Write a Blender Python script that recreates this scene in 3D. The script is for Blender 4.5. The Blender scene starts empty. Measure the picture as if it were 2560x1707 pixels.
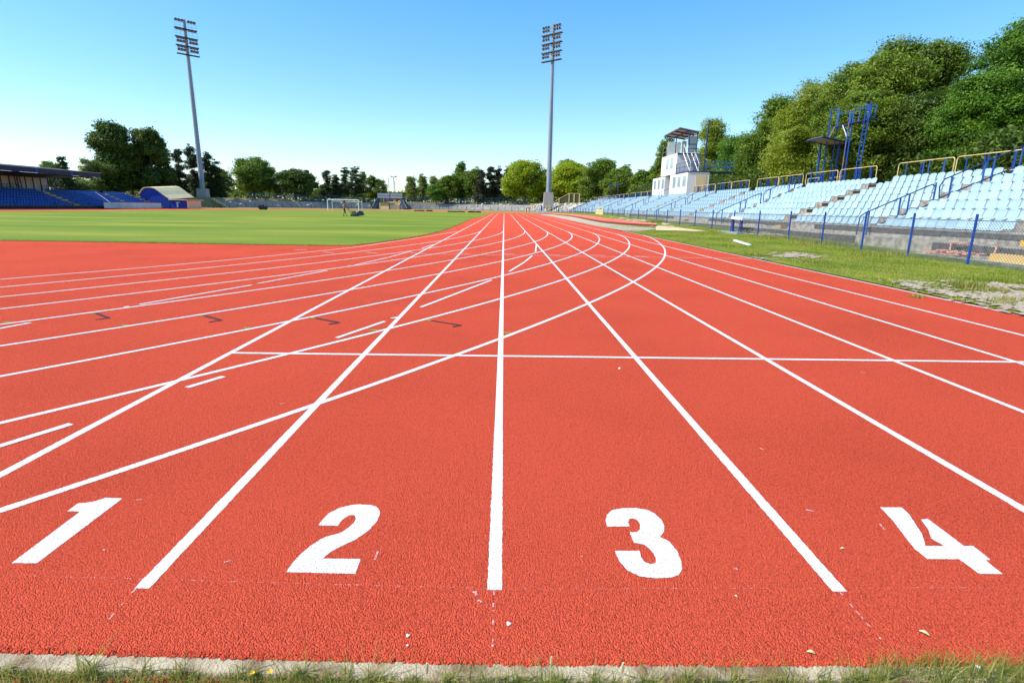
import bpy, bmesh, math, random
import numpy as np
from mathutils import Vector, Matrix
from mathutils.geometry import tessellate_polygon
random.seed(7); RN = np.random.default_rng(11)
S = bpy.context.scene
COL = S.collection
R = math.radians
# ------------------------------------------------------------ camera
cam_d = bpy.data.cameras.new("camera"); cam = bpy.data.objects.new("camera", cam_d); COL.objects.link(cam)
cam_d.sensor_width = 36; cam_d.lens = 19.5; cam_d.clip_start = .05; cam_d.clip_end = 4000
CR = (0.999777, -0.014045, 0.015788); CU = (-0.012058, 0.234377, 0.972071); CF = (0.017353, 0.972044, -0.234156)
CH = 1.32807; FP = 1386.672
m = Matrix(((CR[0], CU[0], -CF[0], 0), (CR[1], CU[1], -CF[1], 0), (CR[2], CU[2], -CF[2], CH), (0, 0, 0, 1)))
cam.matrix_world = m
S.camera = cam
S.render.resolution_x = 1024; S.render.resolution_y = 682
# ------------------------------------------------------------ world, sun, exposure
SUN_EL = 47; SUN_AZ = -100            # azimuth from +y towards +x
w = bpy.data.worlds.new("World"); S.world = w; w.use_nodes = True
nt = w.node_tree; bg = nt.nodes["Background"]
sky = nt.nodes.new("ShaderNodeTexSky"); sky.sky_type = 'NISHITA'; sky.sun_disc = False
sky.sun_elevation = R(SUN_EL); sky.sun_rotation = R(SUN_AZ); sky.air_density = 1.0; sky.dust_density = .3; sky.ozone_density = 2.2
hsv = nt.nodes.new("ShaderNodeHueSaturation"); hsv.inputs["Saturation"].default_value = 1.38; hsv.inputs["Hue"].default_value = .497
nt.links.new(sky.outputs[0], hsv.inputs["Color"]); tint = nt.nodes.new("ShaderNodeMixRGB"); tint.blend_type = 'MULTIPLY'; tint.inputs[0].default_value = 1; tint.inputs[2].default_value = (1.12, 1.20, 1.27, 1)
gam = nt.nodes.new('ShaderNodeGamma'); gam.inputs[1].default_value = .82
nt.links.new(hsv.outputs[0], gam.inputs[0]); nt.links.new(gam.outputs[0], tint.inputs[1]); nt.links.new(tint.outputs[0], bg.inputs[0]); bg.inputs[1].default_value = 0.142
sd = bpy.data.lights.new("sun", 'SUN'); sun = bpy.data.objects.new("sun", sd); COL.objects.link(sun)
sd.energy = 3.9; sd.angle = R(.53); sd.color = (1, .94, .84)
sv = Vector((math.sin(R(SUN_AZ))*math.cos(R(SUN_EL)), math.cos(R(SUN_AZ))*math.cos(R(SUN_EL)), math.sin(R(SUN_EL))))
sun.rotation_euler = sv.to_track_quat('Z', 'Y').to_euler()
S.view_settings.view_transform = 'Standard'; S.view_settings.look = 'None'
S.view_settings.exposure = 0.78; S.view_settings.gamma = 1
S.render.engine = 'CYCLES'
S.cycles.max_bounces = 6; S.cycles.diffuse_bounces = 3; S.cycles.transparent_max_bounces = 8

# ------------------------------------------------------------ placing helpers: a sight line of the survey camera meets a plane of the place
def ray(u, v):
    a = (u-1280)/FP; b = (853.5-v)/FP
    return [CF[i]+a*CR[i]+b*CU[i] for i in range(3)]
def at(u, v, X=None, Y=None, Z=None):
    d = ray(u, v)
    t = X/d[0] if X is not None else (Y/d[1] if Y is not None else (Z-CH)/d[2])
    return Vector((t*d[0], t*d[1], CH+t*d[2]))
def G(u, v): return at(u, v, Z=0)
HY = [(-50, 0), (15, 0), (17.4, .04), (22, .1), (25, .16), (31, .24), (37.5, .3), (44, .33), (50, .44), (60, .5), (66, .6), (72, .66), (90, .62), (130, .5), (400, .5)]
def lerp_t(t, x):
    for (a, b), (c, d) in zip(t, t[1:]):
        if x <= c: return b+(d-b)*max(0, (x-a)/(c-a))
    return t[-1][1]
def ss(a, b, x):
    t = min(1, max(0, (x-a)/(b-a))); return t*t*(3-2*t)
EC = (-28.15, 132.0, 40.85, 50.0)
def ter(x, y):
    """height of the ground"""
    h = 0.
    if y <= EC[1]:
        if x > 8: h = lerp_t(HY, y)*min(1, (x-8)/4.7)
        if x > 20.9: h = max(h, .5+2.4*ss(20.9, 21.4, x))
        if x < -71.5: h = 2.7*ss(-78.2, -79.2, x) if y < 109 else 2.2*ss(-71.5, -79, x)
    else:
        r = math.hypot((x-EC[0])/EC[2], (y-EC[1])/EC[3])
        sx = .5 if x > EC[0] else .3
        side = ss(EC[1], EC[1]+15, y)
        h = (sx if x > EC[0] else sx*side)*ss(.86, 1., r)
        if r > 1.13: h = max(h, .4+2.3*ss(1.13, 1.16, r))
    return h
def GT(u, v):
    d = ray(u, v); t = 4.
    while t < 250:
        p = (t*d[0], t*d[1], CH+t*d[2])
        if p[2] <= ter(p[0], p[1]): break
        t += .05 if t < 60 else .2
    return Vector((p[0], p[1], ter(p[0], p[1])))

# ------------------------------------------------------------ materials
MATS = {}
def mat(name, c1, c2=None, scale=4, rough=.8, bump=0, bscale=40, metal=0, spec=.3, ramp=(.35, .65), detail=6, bdist=.02, trans=0, coord='Object', stretch=None, third=None):
    if name in MATS: return MATS[name]
    m = bpy.data.materials.new(name); m.use_nodes = True; n = m.node_tree.nodes; l = m.node_tree.links
    p = n["Principled BSDF"]; p.inputs["Roughness"].default_value = rough; p.inputs["Metallic"].default_value = metal
    p.inputs["Specular IOR Level"].default_value = spec
    tc = n.new("ShaderNodeTexCoord"); vec = tc.outputs[coord]
    if coord == 'Geo': pass
    if stretch:
        mp = n.new("ShaderNodeMapping"); mp.inputs["Scale"].default_value = stretch; l.new(vec, mp.inputs[0]); vec = mp.outputs[0]
    if c2 is None: c2 = tuple(x*.8 for x in c1)
    ns = n.new("ShaderNodeTexNoise"); ns.inputs["Scale"].default_value = scale; ns.inputs["Detail"].default_value = detail
    l.new(vec, ns.inputs["Vector"])
    rp = n.new("ShaderNodeValToRGB"); rp.color_ramp.elements[0].position = ramp[0]; rp.color_ramp.elements[1].position = ramp[1]
    rp.color_ramp.elements[0].color = (*c1, 1); rp.color_ramp.elements[1].color = (*c2, 1)
    if third:
        e = rp.color_ramp.elements.new(third[0]); e.color = (*third[1], 1)
    l.new(ns.outputs["Fac"], rp.inputs[0]); l.new(rp.outputs[0], p.inputs["Base Color"])
    if bump:
        b2 = n.new("ShaderNodeTexNoise"); b2.inputs["Scale"].default_value = bscale; b2.inputs["Detail"].default_value = 4
        l.new(vec, b2.inputs["Vector"])
        bp = n.new("ShaderNodeBump"); bp.inputs["Strength"].default_value = bump; bp.inputs["Distance"].default_value = bdist
        l.new(b2.outputs["Fac"], bp.inputs["Height"]); l.new(bp.outputs[0], p.inputs["Normal"])
    MATS[name] = m; return m
def leafmat(name, c1, c2, trans=.3):
    m = bpy.data.materials.new(name); m.use_nodes = True; n = m.node_tree.nodes; l = m.node_tree.links
    p = n["Principled BSDF"]; p.inputs["Roughness"].default_value = .55; p.inputs["Specular IOR Level"].default_value = .25
    at_ = n.new("ShaderNodeAttribute"); at_.attribute_name = "tone"
    rp = n.new("ShaderNodeValToRGB"); rp.color_ramp.elements[0].position = .1; rp.color_ramp.elements[1].position = .9
    rp.color_ramp.elements[0].color = (*c1, 1); rp.color_ramp.elements[1].color = (*c2, 1)
    l.new(at_.outputs["Fac"], rp.inputs[0]); l.new(rp.outputs[0], p.inputs["Base Color"])
    t = n.new("ShaderNodeBsdfTranslucent"); hs = n.new("ShaderNodeHueSaturation"); hs.inputs["Value"].default_value = 1.3; hs.inputs["Hue"].default_value = .485
    l.new(rp.outputs[0], hs.inputs["Color"]); l.new(hs.outputs[0], t.inputs[0])
    mx = n.new("ShaderNodeMixShader"); mx.inputs[0].default_value = trans
    l.new(p.outputs[0], mx.inputs[1]); l.new(t.outputs[0], mx.inputs[2]); l.new(mx.outputs[0], n["Material Output"].inputs[0])
    MATS[name] = m; return m
def granule(name, base, alt, paint=False):
    """moulded rubber granules, bare or under paint"""
    m = bpy.data.materials.new(name); m.use_nodes = True; n = m.node_tree.nodes; l = m.node_tree.links
    p = n["Principled BSDF"]; p.inputs["Roughness"].default_value = .9; p.inputs["Specular IOR Level"].default_value = .04
    g = n.new("ShaderNodeNewGeometry"); P = g.outputs["Position"]
    v = n.new("ShaderNodeTexVoronoi"); v.feature = 'SMOOTH_F1'; v.inputs["Scale"].default_value = 215; v.inputs["Smoothness"].default_value = .45
    nz = n.new("ShaderNodeTexNoise"); nz.inputs["Scale"].default_value = 125; nz.inputs["Detail"].default_value = 3; nz.inputs["Roughness"].default_value = .65
    big = n.new("ShaderNodeTexNoise"); big.inputs["Scale"].default_value = .55; big.inputs["Detail"].default_value = 7
    mid = n.new("ShaderNodeTexNoise"); mid.inputs["Scale"].default_value = 75; mid.inputs["Detail"].default_value = 4; mid.inputs["Roughness"].default_value = .75
    for q in (v, nz, big, mid): l.new(P, q.inputs["Vector"])
    h = n.new("ShaderNodeMath"); h.operation = 'SUBTRACT'; l.new(nz.outputs["Fac"], h.inputs[0]); l.new(v.outputs["Distance"], h.inputs[1])
    bp = n.new("ShaderNodeBump"); bp.inputs["Strength"].default_value = 1.0 if not paint else .55; bp.inputs["Distance"].default_value = .0095
    l.new(h.outputs[0], bp.inputs["Height"]); l.new(bp.outputs[0], p.inputs["Normal"])
    ad = n.new("ShaderNodeMath"); ad.operation = 'MULTIPLY_ADD'; ad.inputs[1].default_value = .75
    bs = n.new("ShaderNodeMath"); bs.operation = "MULTIPLY_ADD"; bs.inputs[1].default_value = .3; bs.inputs[2].default_value = .35; l.new(big.outputs["Fac"], bs.inputs[0])
    l.new(mid.outputs["Fac"], ad.inputs[0]); l.new(bs.outputs[0], ad.inputs[2])
    rp = n.new("ShaderNodeValToRGB"); rp.color_ramp.elements[0].position = .70; rp.color_ramp.elements[1].position = .88
    rp.color_ramp.elements[0].color = (*alt, 1); rp.color_ramp.elements[1].color = (*base, 1)
    l.new(ad.outputs[0], rp.inputs[0])
    out = rp.outputs[0]
    if not paint:   # shade of the pits between granules, painted into the base colour
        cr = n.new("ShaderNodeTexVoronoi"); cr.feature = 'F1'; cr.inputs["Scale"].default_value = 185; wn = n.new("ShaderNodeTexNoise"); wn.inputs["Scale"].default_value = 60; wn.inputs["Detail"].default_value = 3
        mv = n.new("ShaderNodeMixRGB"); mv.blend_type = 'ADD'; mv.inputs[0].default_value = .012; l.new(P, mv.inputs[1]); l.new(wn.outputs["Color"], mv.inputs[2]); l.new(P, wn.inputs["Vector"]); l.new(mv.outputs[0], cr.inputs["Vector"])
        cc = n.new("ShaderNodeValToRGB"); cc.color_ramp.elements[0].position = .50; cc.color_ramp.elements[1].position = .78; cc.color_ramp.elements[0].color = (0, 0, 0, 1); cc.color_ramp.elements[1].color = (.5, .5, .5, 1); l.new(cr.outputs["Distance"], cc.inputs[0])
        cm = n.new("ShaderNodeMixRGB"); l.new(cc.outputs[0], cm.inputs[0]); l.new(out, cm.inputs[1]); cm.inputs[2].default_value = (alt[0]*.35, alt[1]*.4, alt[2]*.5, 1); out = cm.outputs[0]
    if paint:       # worn pits where the rubber shows through the paint
        sp = n.new("ShaderNodeTexNoise"); sp.inputs["Scale"].default_value = 150; sp.inputs["Detail"].default_value = 2; l.new(P, sp.inputs["Vector"])
        r2 = n.new("ShaderNodeValToRGB"); r2.color_ramp.elements[0].position = .38; r2.color_ramp.elements[1].position = .46
        r2.color_ramp.elements[0].color = (1, 1, 1, 1); r2.color_ramp.elements[1].color = (0, 0, 0, 1); l.new(sp.outputs["Fac"], r2.inputs[0])
        mx = n.new("ShaderNodeMixRGB"); l.new(r2.outputs[0], mx.inputs[0]); l.new(out, mx.inputs[1]); mx.inputs[2].default_value = (*paint, 1); out = mx.outputs[0]
    l.new(out, p.inputs["Base Color"]); MATS[name] = m; return m

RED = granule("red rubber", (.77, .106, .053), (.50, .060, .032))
WHITE = granule("white line paint", (.76, .76, .77), (.64, .64, .66), paint=(.50, .36, .35))
FAINT = granule("chalk line", (.62, .3, .26), (.6, .12, .08), paint=(.55, .08, .05))
FAINT2 = granule("thin chalk line", (.62, .42, .4), (.6, .2, .15), paint=(.5, .08, .05))
YEL = granule("yellow chalk", (.62, .2, .06), (.58, .12, .06), paint=(.5, .08, .04))
GRN = granule("green marking paint", (.17, .42, .06), (.13, .33, .05), paint=(.3, .1, .05))
BLK = granule("black marking paint", (.03, .035, .05), (.05, .045, .05), paint=(.3, .07, .05))
CONC = mat("concrete", (.30, .28, .25), (.46, .43, .38), scale=3, bump=.4, bscale=60)
CONCOLD = mat("weathered concrete", (.20, .18, .155), (.40, .365, .31), scale=5, bump=.5, bscale=30, ramp=(.38, .62))
KERB = mat("kerb stone", (.20, .13, .07), (.52, .43, .30), scale=9, bump=.9, bscale=130, bdist=.008, ramp=(.36, .66), third=(.5, (.38, .30, .20)))
BLUE = mat("blue paint", (.003, .048, .30), (.006, .055, .26), scale=6, rough=.45)
DBLUE = mat("dark blue paint", (.012, .03, .14), (.02, .04, .12), scale=6, rough=.5)
OLDBLUE = mat("chalked blue paint", (.010, .075, .28), (.06, .15, .32), scale=5, rough=.6, ramp=(.45, .75), stretch=(1, 1, .6))
RUST = mat("rusty blue paint", (.03, .09, .36), (.24, .10, .05), scale=3, rough=.75, ramp=(.45, .6))
YELLOW = mat("faded yellow paint", (.60, .42, .10), (.66, .56, .32), scale=3, rough=.6)
GALV = mat("galvanised steel", (.30, .34, .38), (.38, .42, .46), scale=2, rough=.5, metal=.3)
WIRE = mat("fence wire", (.12, .14, .16), (.2, .22, .24), rough=.5, metal=.3)
SEAT = mat("light blue plastic", (.33, .48, .57), (.37, .52, .61), scale=2.5, rough=.42, spec=.45, coord='Object')
BSEAT = mat("royal blue plastic", (.006, .055, .30), (.012, .09, .38), scale=2, rough=.5)
WPANEL = mat("white cladding", (.80, .79, .76), (.74, .73, .70), scale=1.2, rough=.5, bump=.05)
WHP = mat("white gloss paint", (.78, .78, .77), (.7, .7, .7), rough=.4)
GLASS = mat("tinted glass", (.26, .36, .40), (.33, .43, .47), scale=.7, rough=.08, spec=.9)
CREAM = mat("cream sheet", (.74, .58, .30), (.82, .67, .40), scale=1.1, rough=.6)
DARK = mat("dark steel", (.02, .022, .03), (.04, .04, .05), rough=.6)
CRWALL = mat("cream wall", (.45, .43, .39), (.55, .53, .49), scale=.6, rough=.7)
ASPH = mat("dirt", (.22, .15, .09), (.34, .22, .13), scale=9, bump=.5)
BARK = mat("bark", (.05, .04, .03), (.11, .09, .07), scale=6, bump=.6, bscale=20)
PALEBARK = mat("pale bark", (.16, .15, .13), (.30, .29, .26), scale=6, bump=.6, bscale=20)
GREYCLAD = mat("pale grey sheet", (.42, .46, .47), (.50, .54, .54), scale=.8, rough=.55)
SAND = mat("sand", (.60, .44, .25), (.68, .53, .33), scale=14, bump=.3)
GRAVEL = mat("white gravel", (.24, .18, .11), (.56, .46, .33), scale=28, bump=1, bscale=60, ramp=(.3, .6), bdist=.03)
WOOD = mat("weathered board", (.20, .12, .07), (.33, .24, .16), scale=3, rough=.85, stretch=(1, .3, 4))
BLACKM = mat("black rubber", (.015, .015, .017), (.03, .03, .03), rough=.8)

def vary(m):
    n = m.node_tree.nodes; l = m.node_tree.links; p = n["Principled BSDF"]; src = p.inputs["Base Color"].links[0].from_socket
    oi = n.new("ShaderNodeObjectInfo"); h = n.new("ShaderNodeHueSaturation"); mr = n.new("ShaderNodeMapRange"); mr.inputs["To Min"].default_value = .86; mr.inputs["To Max"].default_value = 1.08
    l.new(oi.outputs["Random"], mr.inputs[0]); l.new(mr.outputs[0], h.inputs["Value"]); l.new(src, h.inputs["Color"]); l.new(h.outputs[0], p.inputs["Base Color"])
vary(SEAT)
# ------------------------------------------------------------ mesh building
class MB:
    def __init__(s): s.v = []; s.f = []; s.n = 0
    def add(s, vs, fs):
        b = len(s.v); s.v += [tuple(x) for x in vs]; s.f += [tuple(b+i for i in f) for f in fs]; return s
    def box(s, x0, x1, y0, y1, z0, z1):
        return s.add([(x0, y0, z0), (x1, y0, z0), (x1, y1, z0), (x0, y1, z0), (x0, y0, z1), (x1, y0, z1), (x1, y1, z1), (x0, y1, z1)],
                     [(0, 3, 2, 1), (4, 5, 6, 7), (0, 1, 5, 4), (1, 2, 6, 5), (2, 3, 7, 6), (3, 0, 4, 7)])
    def obox(s, c, ax, ay, az, hx, hy, hz):
        c = Vector(c); ax, ay, az = (Vector(q).normalized() for q in (ax, ay, az))
        vs = [c+ax*hx*i+ay*hy*j+az*hz*k for k in (-1, 1) for (i, j) in ((-1, -1), (1, -1), (1, 1), (-1, 1))]
        return s.add(vs, [(0, 3, 2, 1), (4, 5, 6, 7), (0, 1, 5, 4), (1, 2, 6, 5), (2, 3, 7, 6), (3, 0, 4, 7)])
    def tube(s, p, q, r, n=8, r2=None, cap=True):
        p = Vector(p); q = Vector(q); r2 = r if r2 is None else r2
        d = (q-p).normalized(); a = d.orthogonal().normalized(); b = d.cross(a)
        vs = []
        for c, rr in ((p, r), (q, r2)):
            for i in range(n):
                t = 2*math.pi*(i+.5)/n; vs.append(c+a*rr*math.cos(t)+b*rr*math.sin(t))
        fs = [(i, (i+1) % n, n+(i+1) % n, n+i) for i in range(n)]
        if cap: fs += [tuple(range(n))[::-1], tuple(range(n, 2*n))]
        return s.add(vs, fs)
    def path(s, pts, r, n=6):
        for a, b in zip(pts, pts[1:]):
            if (Vector(a)-Vector(b)).length > 1e-5: s.tube(a, b, r, n)
        return s
    def prism(s, poly, off):
        """closed polygon (list of 3-D points) extruded by vector off"""
        k = len(poly); off = Vector(off)
        vs = [Vector(p) for p in poly]+[Vector(p)+off for p in poly]
        return s.add(vs, [tuple(range(k))[::-1], tuple(range(k, 2*k))]+[(i, (i+1) % k, k+(i+1) % k, k+i) for i in range(k)])
    def quad(s, a, b, c, d): return s.add([a, b, c, d], [(0, 1, 2, 3)])
    def build(s, name, material, parent=None, smooth=False, fixn=True):
        o0 = Vector(parent['_o']) if parent is not None and '_o' in parent else Vector((0, 0, 0))
        me = bpy.data.meshes.new(name)
        me.from_pydata([(x-o0[0], y-o0[1], z-o0[2]) for x, y, z in s.v], [], s.f)
        if fixn:
            bm = bmesh.new(); bm.from_mesh(me); bmesh.ops.recalc_face_normals(bm, faces=bm.faces); bm.to_mesh(me); bm.free()
        if smooth:
            me.polygons.foreach_set('use_smooth', [True]*len(me.polygons))
        me.materials.append(material)
        o = bpy.data.objects.new(name, me); COL.objects.link(o)
        if parent is not None: o.parent = parent; o['_o'] = tuple(o0)
        return o
def tag(o, label=None, cat=None, group=None, kind=None):
    if label: o['label'] = label
    if cat: o['category'] = cat
    if group: o['group'] = group
    if kind: o['kind'] = kind
    return o
def thing(name, loc, label, cat, group=None):
    o = bpy.data.objects.new(name, None); COL.objects.link(o); o.location = loc; o['_o'] = tuple(loc); o.empty_display_size = .2
    return tag(o, label, cat, group)
def copy_tree(o, parent=None):
    c = o.copy(); COL.objects.link(c); c.parent = parent
    for ch in list(o.children): copy_tree(ch, c)
    return c

# ------------------------------------------------------------ ground
def grid_mesh(xs, ys, fz, name, material, keep=None):
    mb = MB(); nx, ny = len(xs), len(ys)
    for y in ys:
        for x in xs: mb.v.append((x, y, fz(x, y)))
    for j in range(ny-1):
        for i in range(nx-1):
            if keep is None or keep((xs[i]+xs[i+1])/2, (ys[j]+ys[j+1])/2):
                mb.f.append((j*nx+i, j*nx+i+1, (j+1)*nx+i+1, (j+1)*nx+i))
    return mb.build(name, material, fixn=False)
def gmat():
    m = bpy.data.materials.new("earth and rough grass"); m.use_nodes = True; n = m.node_tree.nodes; l = m.node_tree.links
    p = n["Principled BSDF"]; p.inputs["Roughness"].default_value = .95; p.inputs["Specular IOR Level"].default_value = .1
    g = n.new("ShaderNodeNewGeometry")
    a = n.new("ShaderNodeTexNoise"); a.inputs["Scale"].default_value = .35; a.inputs["Detail"].default_value = 8; l.new(g.outputs["Position"], a.inputs["Vector"])
    b = n.new("ShaderNodeTexNoise"); b.inputs["Scale"].default_value = 9; b.inputs["Detail"].default_value = 6; l.new(g.outputs["Position"], b.inputs["Vector"])
    ad = n.new("ShaderNodeMath"); ad.operation = 'ADD'; l.new(a.outputs["Fac"], ad.inputs[0]); l.new(b.outputs["Fac"], ad.inputs[1])
    r = n.new("ShaderNodeValToRGB"); e = r.color_ramp.elements; e[0].position = .34*2; e[1].position = .62*2
    e[0].position = .38; e[1].position = .66
    e[0].color = (.30, .13, .06, 1); e[1].color = (.13, .17, .035, 1)
    x = e.new(.5); x.color = (.30, .22, .09, 1)
    hm = n.new("ShaderNodeMath"); hm.operation = 'MULTIPLY'; hm.inputs[1].default_value = .5; l.new(ad.outputs[0], hm.inputs[0])
    l.new(hm.outputs[0], r.inputs[0]); l.new(r.outputs[0], p.inputs["Base Color"]); return m
GMAT = gmat()
xs = sorted(set([-1500, -700, -350, -200, -140]+[x for x in range(-110, 60, 2)]+[20.9, 21.4, 12.7, 8, 9.5, 11]+[80, 120, 200, 350, 700, 1500]))
ys = sorted(set([-600, -200, -60, -20, -8, -3, 0, .8, 1.25, 1.45, 1.6]+list(range(2, 200, 2))+[210, 240, 300, 450, 800, 1800]))
def gz(x, y):
    if y < 1.30: return -.022
    return ter(x, y)-.03
tag(grid_mesh(xs, ys, gz, "ground", GMAT), kind='structure')

# right verge: grass over a gentle rise
def vmat():
    m = bpy.data.materials.new("verge turf"); m.use_nodes = True; n = m.node_tree.nodes; l = m.node_tree.links
    p = n["Principled BSDF"]; p.inputs["Roughness"].default_value = .95; p.inputs["Specular IOR Level"].default_value = .1
    g = n.new("ShaderNodeNewGeometry")
    a = n.new("ShaderNodeTexNoise"); a.inputs["Scale"].default_value = 2.2; a.inputs["Detail"].default_value = 9; a.inputs["Roughness"].default_value = .7; l.new(g.outputs["Position"], a.inputs["Vector"])
    r = n.new("ShaderNodeValToRGB"); e = r.color_ramp.elements; e[0].position = .33; e[1].position = .62
    e[0].color = (.30, .21, .07, 1); e[1].color = (.12, .19, .010, 1); x = e.new(.45); x.color = (.19, .23, .02, 1)
    l.new(a.outputs["Fac"], r.inputs[0]); l.new(r.outputs[0], p.inputs["Base Color"])
    b = n.new("ShaderNodeTexNoise"); b.inputs["Scale"].default_value = 30; l.new(g.outputs["Position"], b.inputs["Vector"])
    bp = n.new("ShaderNodeBump"); bp.inputs["Strength"].default_value = .8; bp.inputs["Distance"].default_value = .04; l.new(b.outputs["Fac"], bp.inputs["Height"]); l.new(bp.outputs[0], p.inputs["Normal"])
    return m
LN = [(-2.485, -2.35), (-1.264, -1.361), (-.017, .035), (1.23, 1.387), (2.439, 2.786), (3.639, 4.173), (4.783, 5.926), (5.918, 7.379), (7.016, 9.301)]
def lx(k, y): a, b = LN[k]; return a+(b-a)*(y-1.72)/128.28
vx = [0, .02, .06, .12, .2, .3, .45, .6, .75, .9, 1, 1.1, 1.25, 1.5, 1.6]
vy = [1.4, 2, 3, 4, 5, 6, 7, 8, 9, 10, 11, 12, 13, 14, 15, 16, 17.4]+list(range(19, 135, 2))
mb = MB()
for y in vy:
    x0 = lx(8, y)+.13
    for t in vx:
        x = x0+(12.7-x0)*t; mb.v.append((x, y, ter(x, y)+.004+.012*math.sin(x*5.1+y*2.3)*math.sin(y*3.7)*(1 if t > .04 else 0)))
k = len(vx)
mb.f = [(j*k+i, j*k+i+1, (j+1)*k+i+1, (j+1)*k+i) for j in range(len(vy)-1) for i in range(k-1)]
tag(mb.build("verge_grass", vmat(), fixn=False), kind='structure')

# ------------------------------------------------------------ running track: one red sheet
def flat(poly, z, name, material, parent=None):
    me = bpy.data.meshes.new(name); bm = bmesh.new()
    vs = [bm.verts.new((p[0], p[1], z)) for p in poly]
    for tri in tessellate_polygon([[Vector((p[0], p[1], 0)) for p in poly]]): bm.faces.new([vs[i] for i in tri])
    for f in bm.faces:
        f.normal_update()
        if f.normal.z < 0: f.normal_flip()
    bm.to_mesh(me); bm.free(); me.materials.append(material)
    o = bpy.data.objects.new(name, me); COL.objects.link(o)
    if parent: o.parent = parent
    return o
far = [(EC[0]+math.cos(t)*a, EC[1]+math.sin(t)*b) for a, b in ((36.2, 27),) for t in [math.pi*i/40 for i in range(0, 41)]]
tp = [(lx(8, 1.39)+.13, 1.39), (lx(8, 132)+.13-1.2, 128)]+far[1:]+[(-66.6, 132), (-66.6, 10), (-110, 10), (-110, 1.47), (-2.6, 1.436), (-1.6, 1.434), (-1., 1.418), (-.5, 1.404), (0, 1.394)]
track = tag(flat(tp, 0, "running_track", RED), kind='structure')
def strip(pts, wd, z):
    """flat ribbon along ground points"""
    P = [Vector((p[0], p[1])) for p in pts]; mb = MB(); Q = [P[0]]; rd = random.Random(len(pts))
    for a, b in zip(P, P[1:]):
        st = .015 if min(a.y, b.y) < 3.2 else 0
        L = (b-a).length
        if st and a.y < 3.2 and L > .05:
            e = min(1, (3.2-a.y)/max(1e-6, (b-a).y)) if (b-a).y > 1e-6 else 1
            n = int(L*e/st); Q += [a.lerp(b, e*i/n) for i in range(1, n+1)]
        if Q[-1] != b: Q.append(b)
    P = Q
    for i, p in enumerate(P):
        a = P[max(0, i-1)]; b = P[min(len(P)-1, i+1)]; d = (b-a).normalized(); nn = Vector((-d.y, d.x))*(wd/2+rd.gauss(0, .0009)*(p.y < 3.3)); p = p+Vector((rd.gauss(0, .0006), 0))*(p.y < 3.3)
        mb.v += [(p.x+nn.x, p.y+nn.y, z), (p.x-nn.x, p.y-nn.y, z)]
    mb.f = [(2*i, 2*i+1, 2*i+3, 2*i+2) for i in range(len(P)-1)]
    return mb
def mark(pts, wd, z, name, material=WHITE, label=None):
    z = z*.25
    o = strip(pts, wd, z).build(name, material); o.parent = track
    if o.data.polygons[0].normal.z < 0: o.data.flip_normals()
    if label: o['label'] = label
    return o
for k in range(9):
    y1 = 129.5 if k < 8 else 118
    mark([(lx(k, y), y) for y in (1.72, 20, 60, y1)], .052, .004, "lane_line")
CV = {1: (-53.5, 34.03, 52.23), 2: (-51.89, 33.7, 51.79), 3: (-54.31, 34.94, 55.62), 4: (-52.14, 34.54, 54.68), 5: (-50.91, 34.25, 54.66), 6: (-48.91, 33.68, 53.85), 7: (-46.23, 32.68, 52.26), 8: (-45.23, 32.07, 52.37)}
for k, (cx, cy, rr) in CV.items():
    pts = []; dx = lx(k, cy)-(cx+rr)
    for i in range(0, 260):
        a = i/260*1.35; y = cy-rr*math.sin(a)
        if y < 1.5: break
        pts.append((cx+rr*math.cos(a)+dx*math.exp(-(a/.13)**2), y))
    mark(pts, .052, .008, "curve_line")
def spline(P, n=14):
    out = []
    P = [P[0]*2-P[1]]+P+[P[-1]*2-P[-2]]
    for i in range(1, len(P)-2):
        for j in range(n):
            t = j/n; a, b, c, d = P[i-1:i+3]
            out.append(.5*((2*b)+(c-a)*t+(2*a-5*b+4*c-d)*t*t+(-a+3*b-3*c+d)*t**3))
    return out+[P[-2]]
c0 = spline([Vector(G(u, v)[:2]) for u, v in [(1143.6, 578.7), (1060, 593), (965, 606.8), (880, 619), (700, 637.5), (400, 665.5), (0, 698.7), (-500, 745)]])
mark(c0, .052, .008, "curve_line")
mark([(-2.47, 4.93), (9.0, 4.93)], .05, .012, "start_line", label="white start line straight across the lanes")
def gm(a, b, wd, name, material=WHITE, z=.012, label=None, nseg=2):
    A = G(*a); B = G(*b); return mark([A.lerp(B, i/(nseg-1)) for i in range(nseg)], wd, z, name, material, label)
for a, b in [((348.2, 761.2), (629.6, 712.7)), ((644.9, 708.9), (818.4, 676.5)), ((869, 665), (880, 664)), ((886, 663), (970, 644)), ((971.8, 643.3), (1028, 628.4)), ((1055, 620.5), (1085, 611)),
             ((1341, 612), (1338.5, 629.7)), ((1331, 639), (1313, 654)), ((1312, 655), (1273.5, 678.8)), ((1228.6, 700.4), (1052, 768.2)), ((962, 803.5), (842, 844.8)), ((996, 793), (978, 796)),
             ((559, 941.5), (467, 969)), ((178, 1060), (-80, 1140)), ((-90, 838), (76.5, 807)), ((310, 767.5), (322.7, 766.3))]:
    gm(a, b, .05, "dash_line")
for a, b in [((914.9, 631.4), (943.8, 633.1)), ((736.7, 625.2), (767, 624)), ((807.5, 630.5), (834.3, 632)), ((1027, 632.6), (1057.7, 634.3)), ((1140, 633.6), (1171.7, 634.8)), ((1252.8, 634.3), (1286, 635.7)),
             ((1365, 636), (1399.9, 637.7)), ((1476.4, 637.9), (1513, 639.6)), ((1586, 640.3), (1621.8, 642))]:
    gm(a, b, .05, "tick_mark", z=.016)
gm((1060, 635.2), (1880, 647), .035, "cross_line", z=.014)
gm((1143, 587.5), (1560, 593), .035, "chalk_line", YEL, z=.014)
gm((1106, 550.5), (1400, 553), .06, "chalk_line", FAINT, z=.014)
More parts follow.
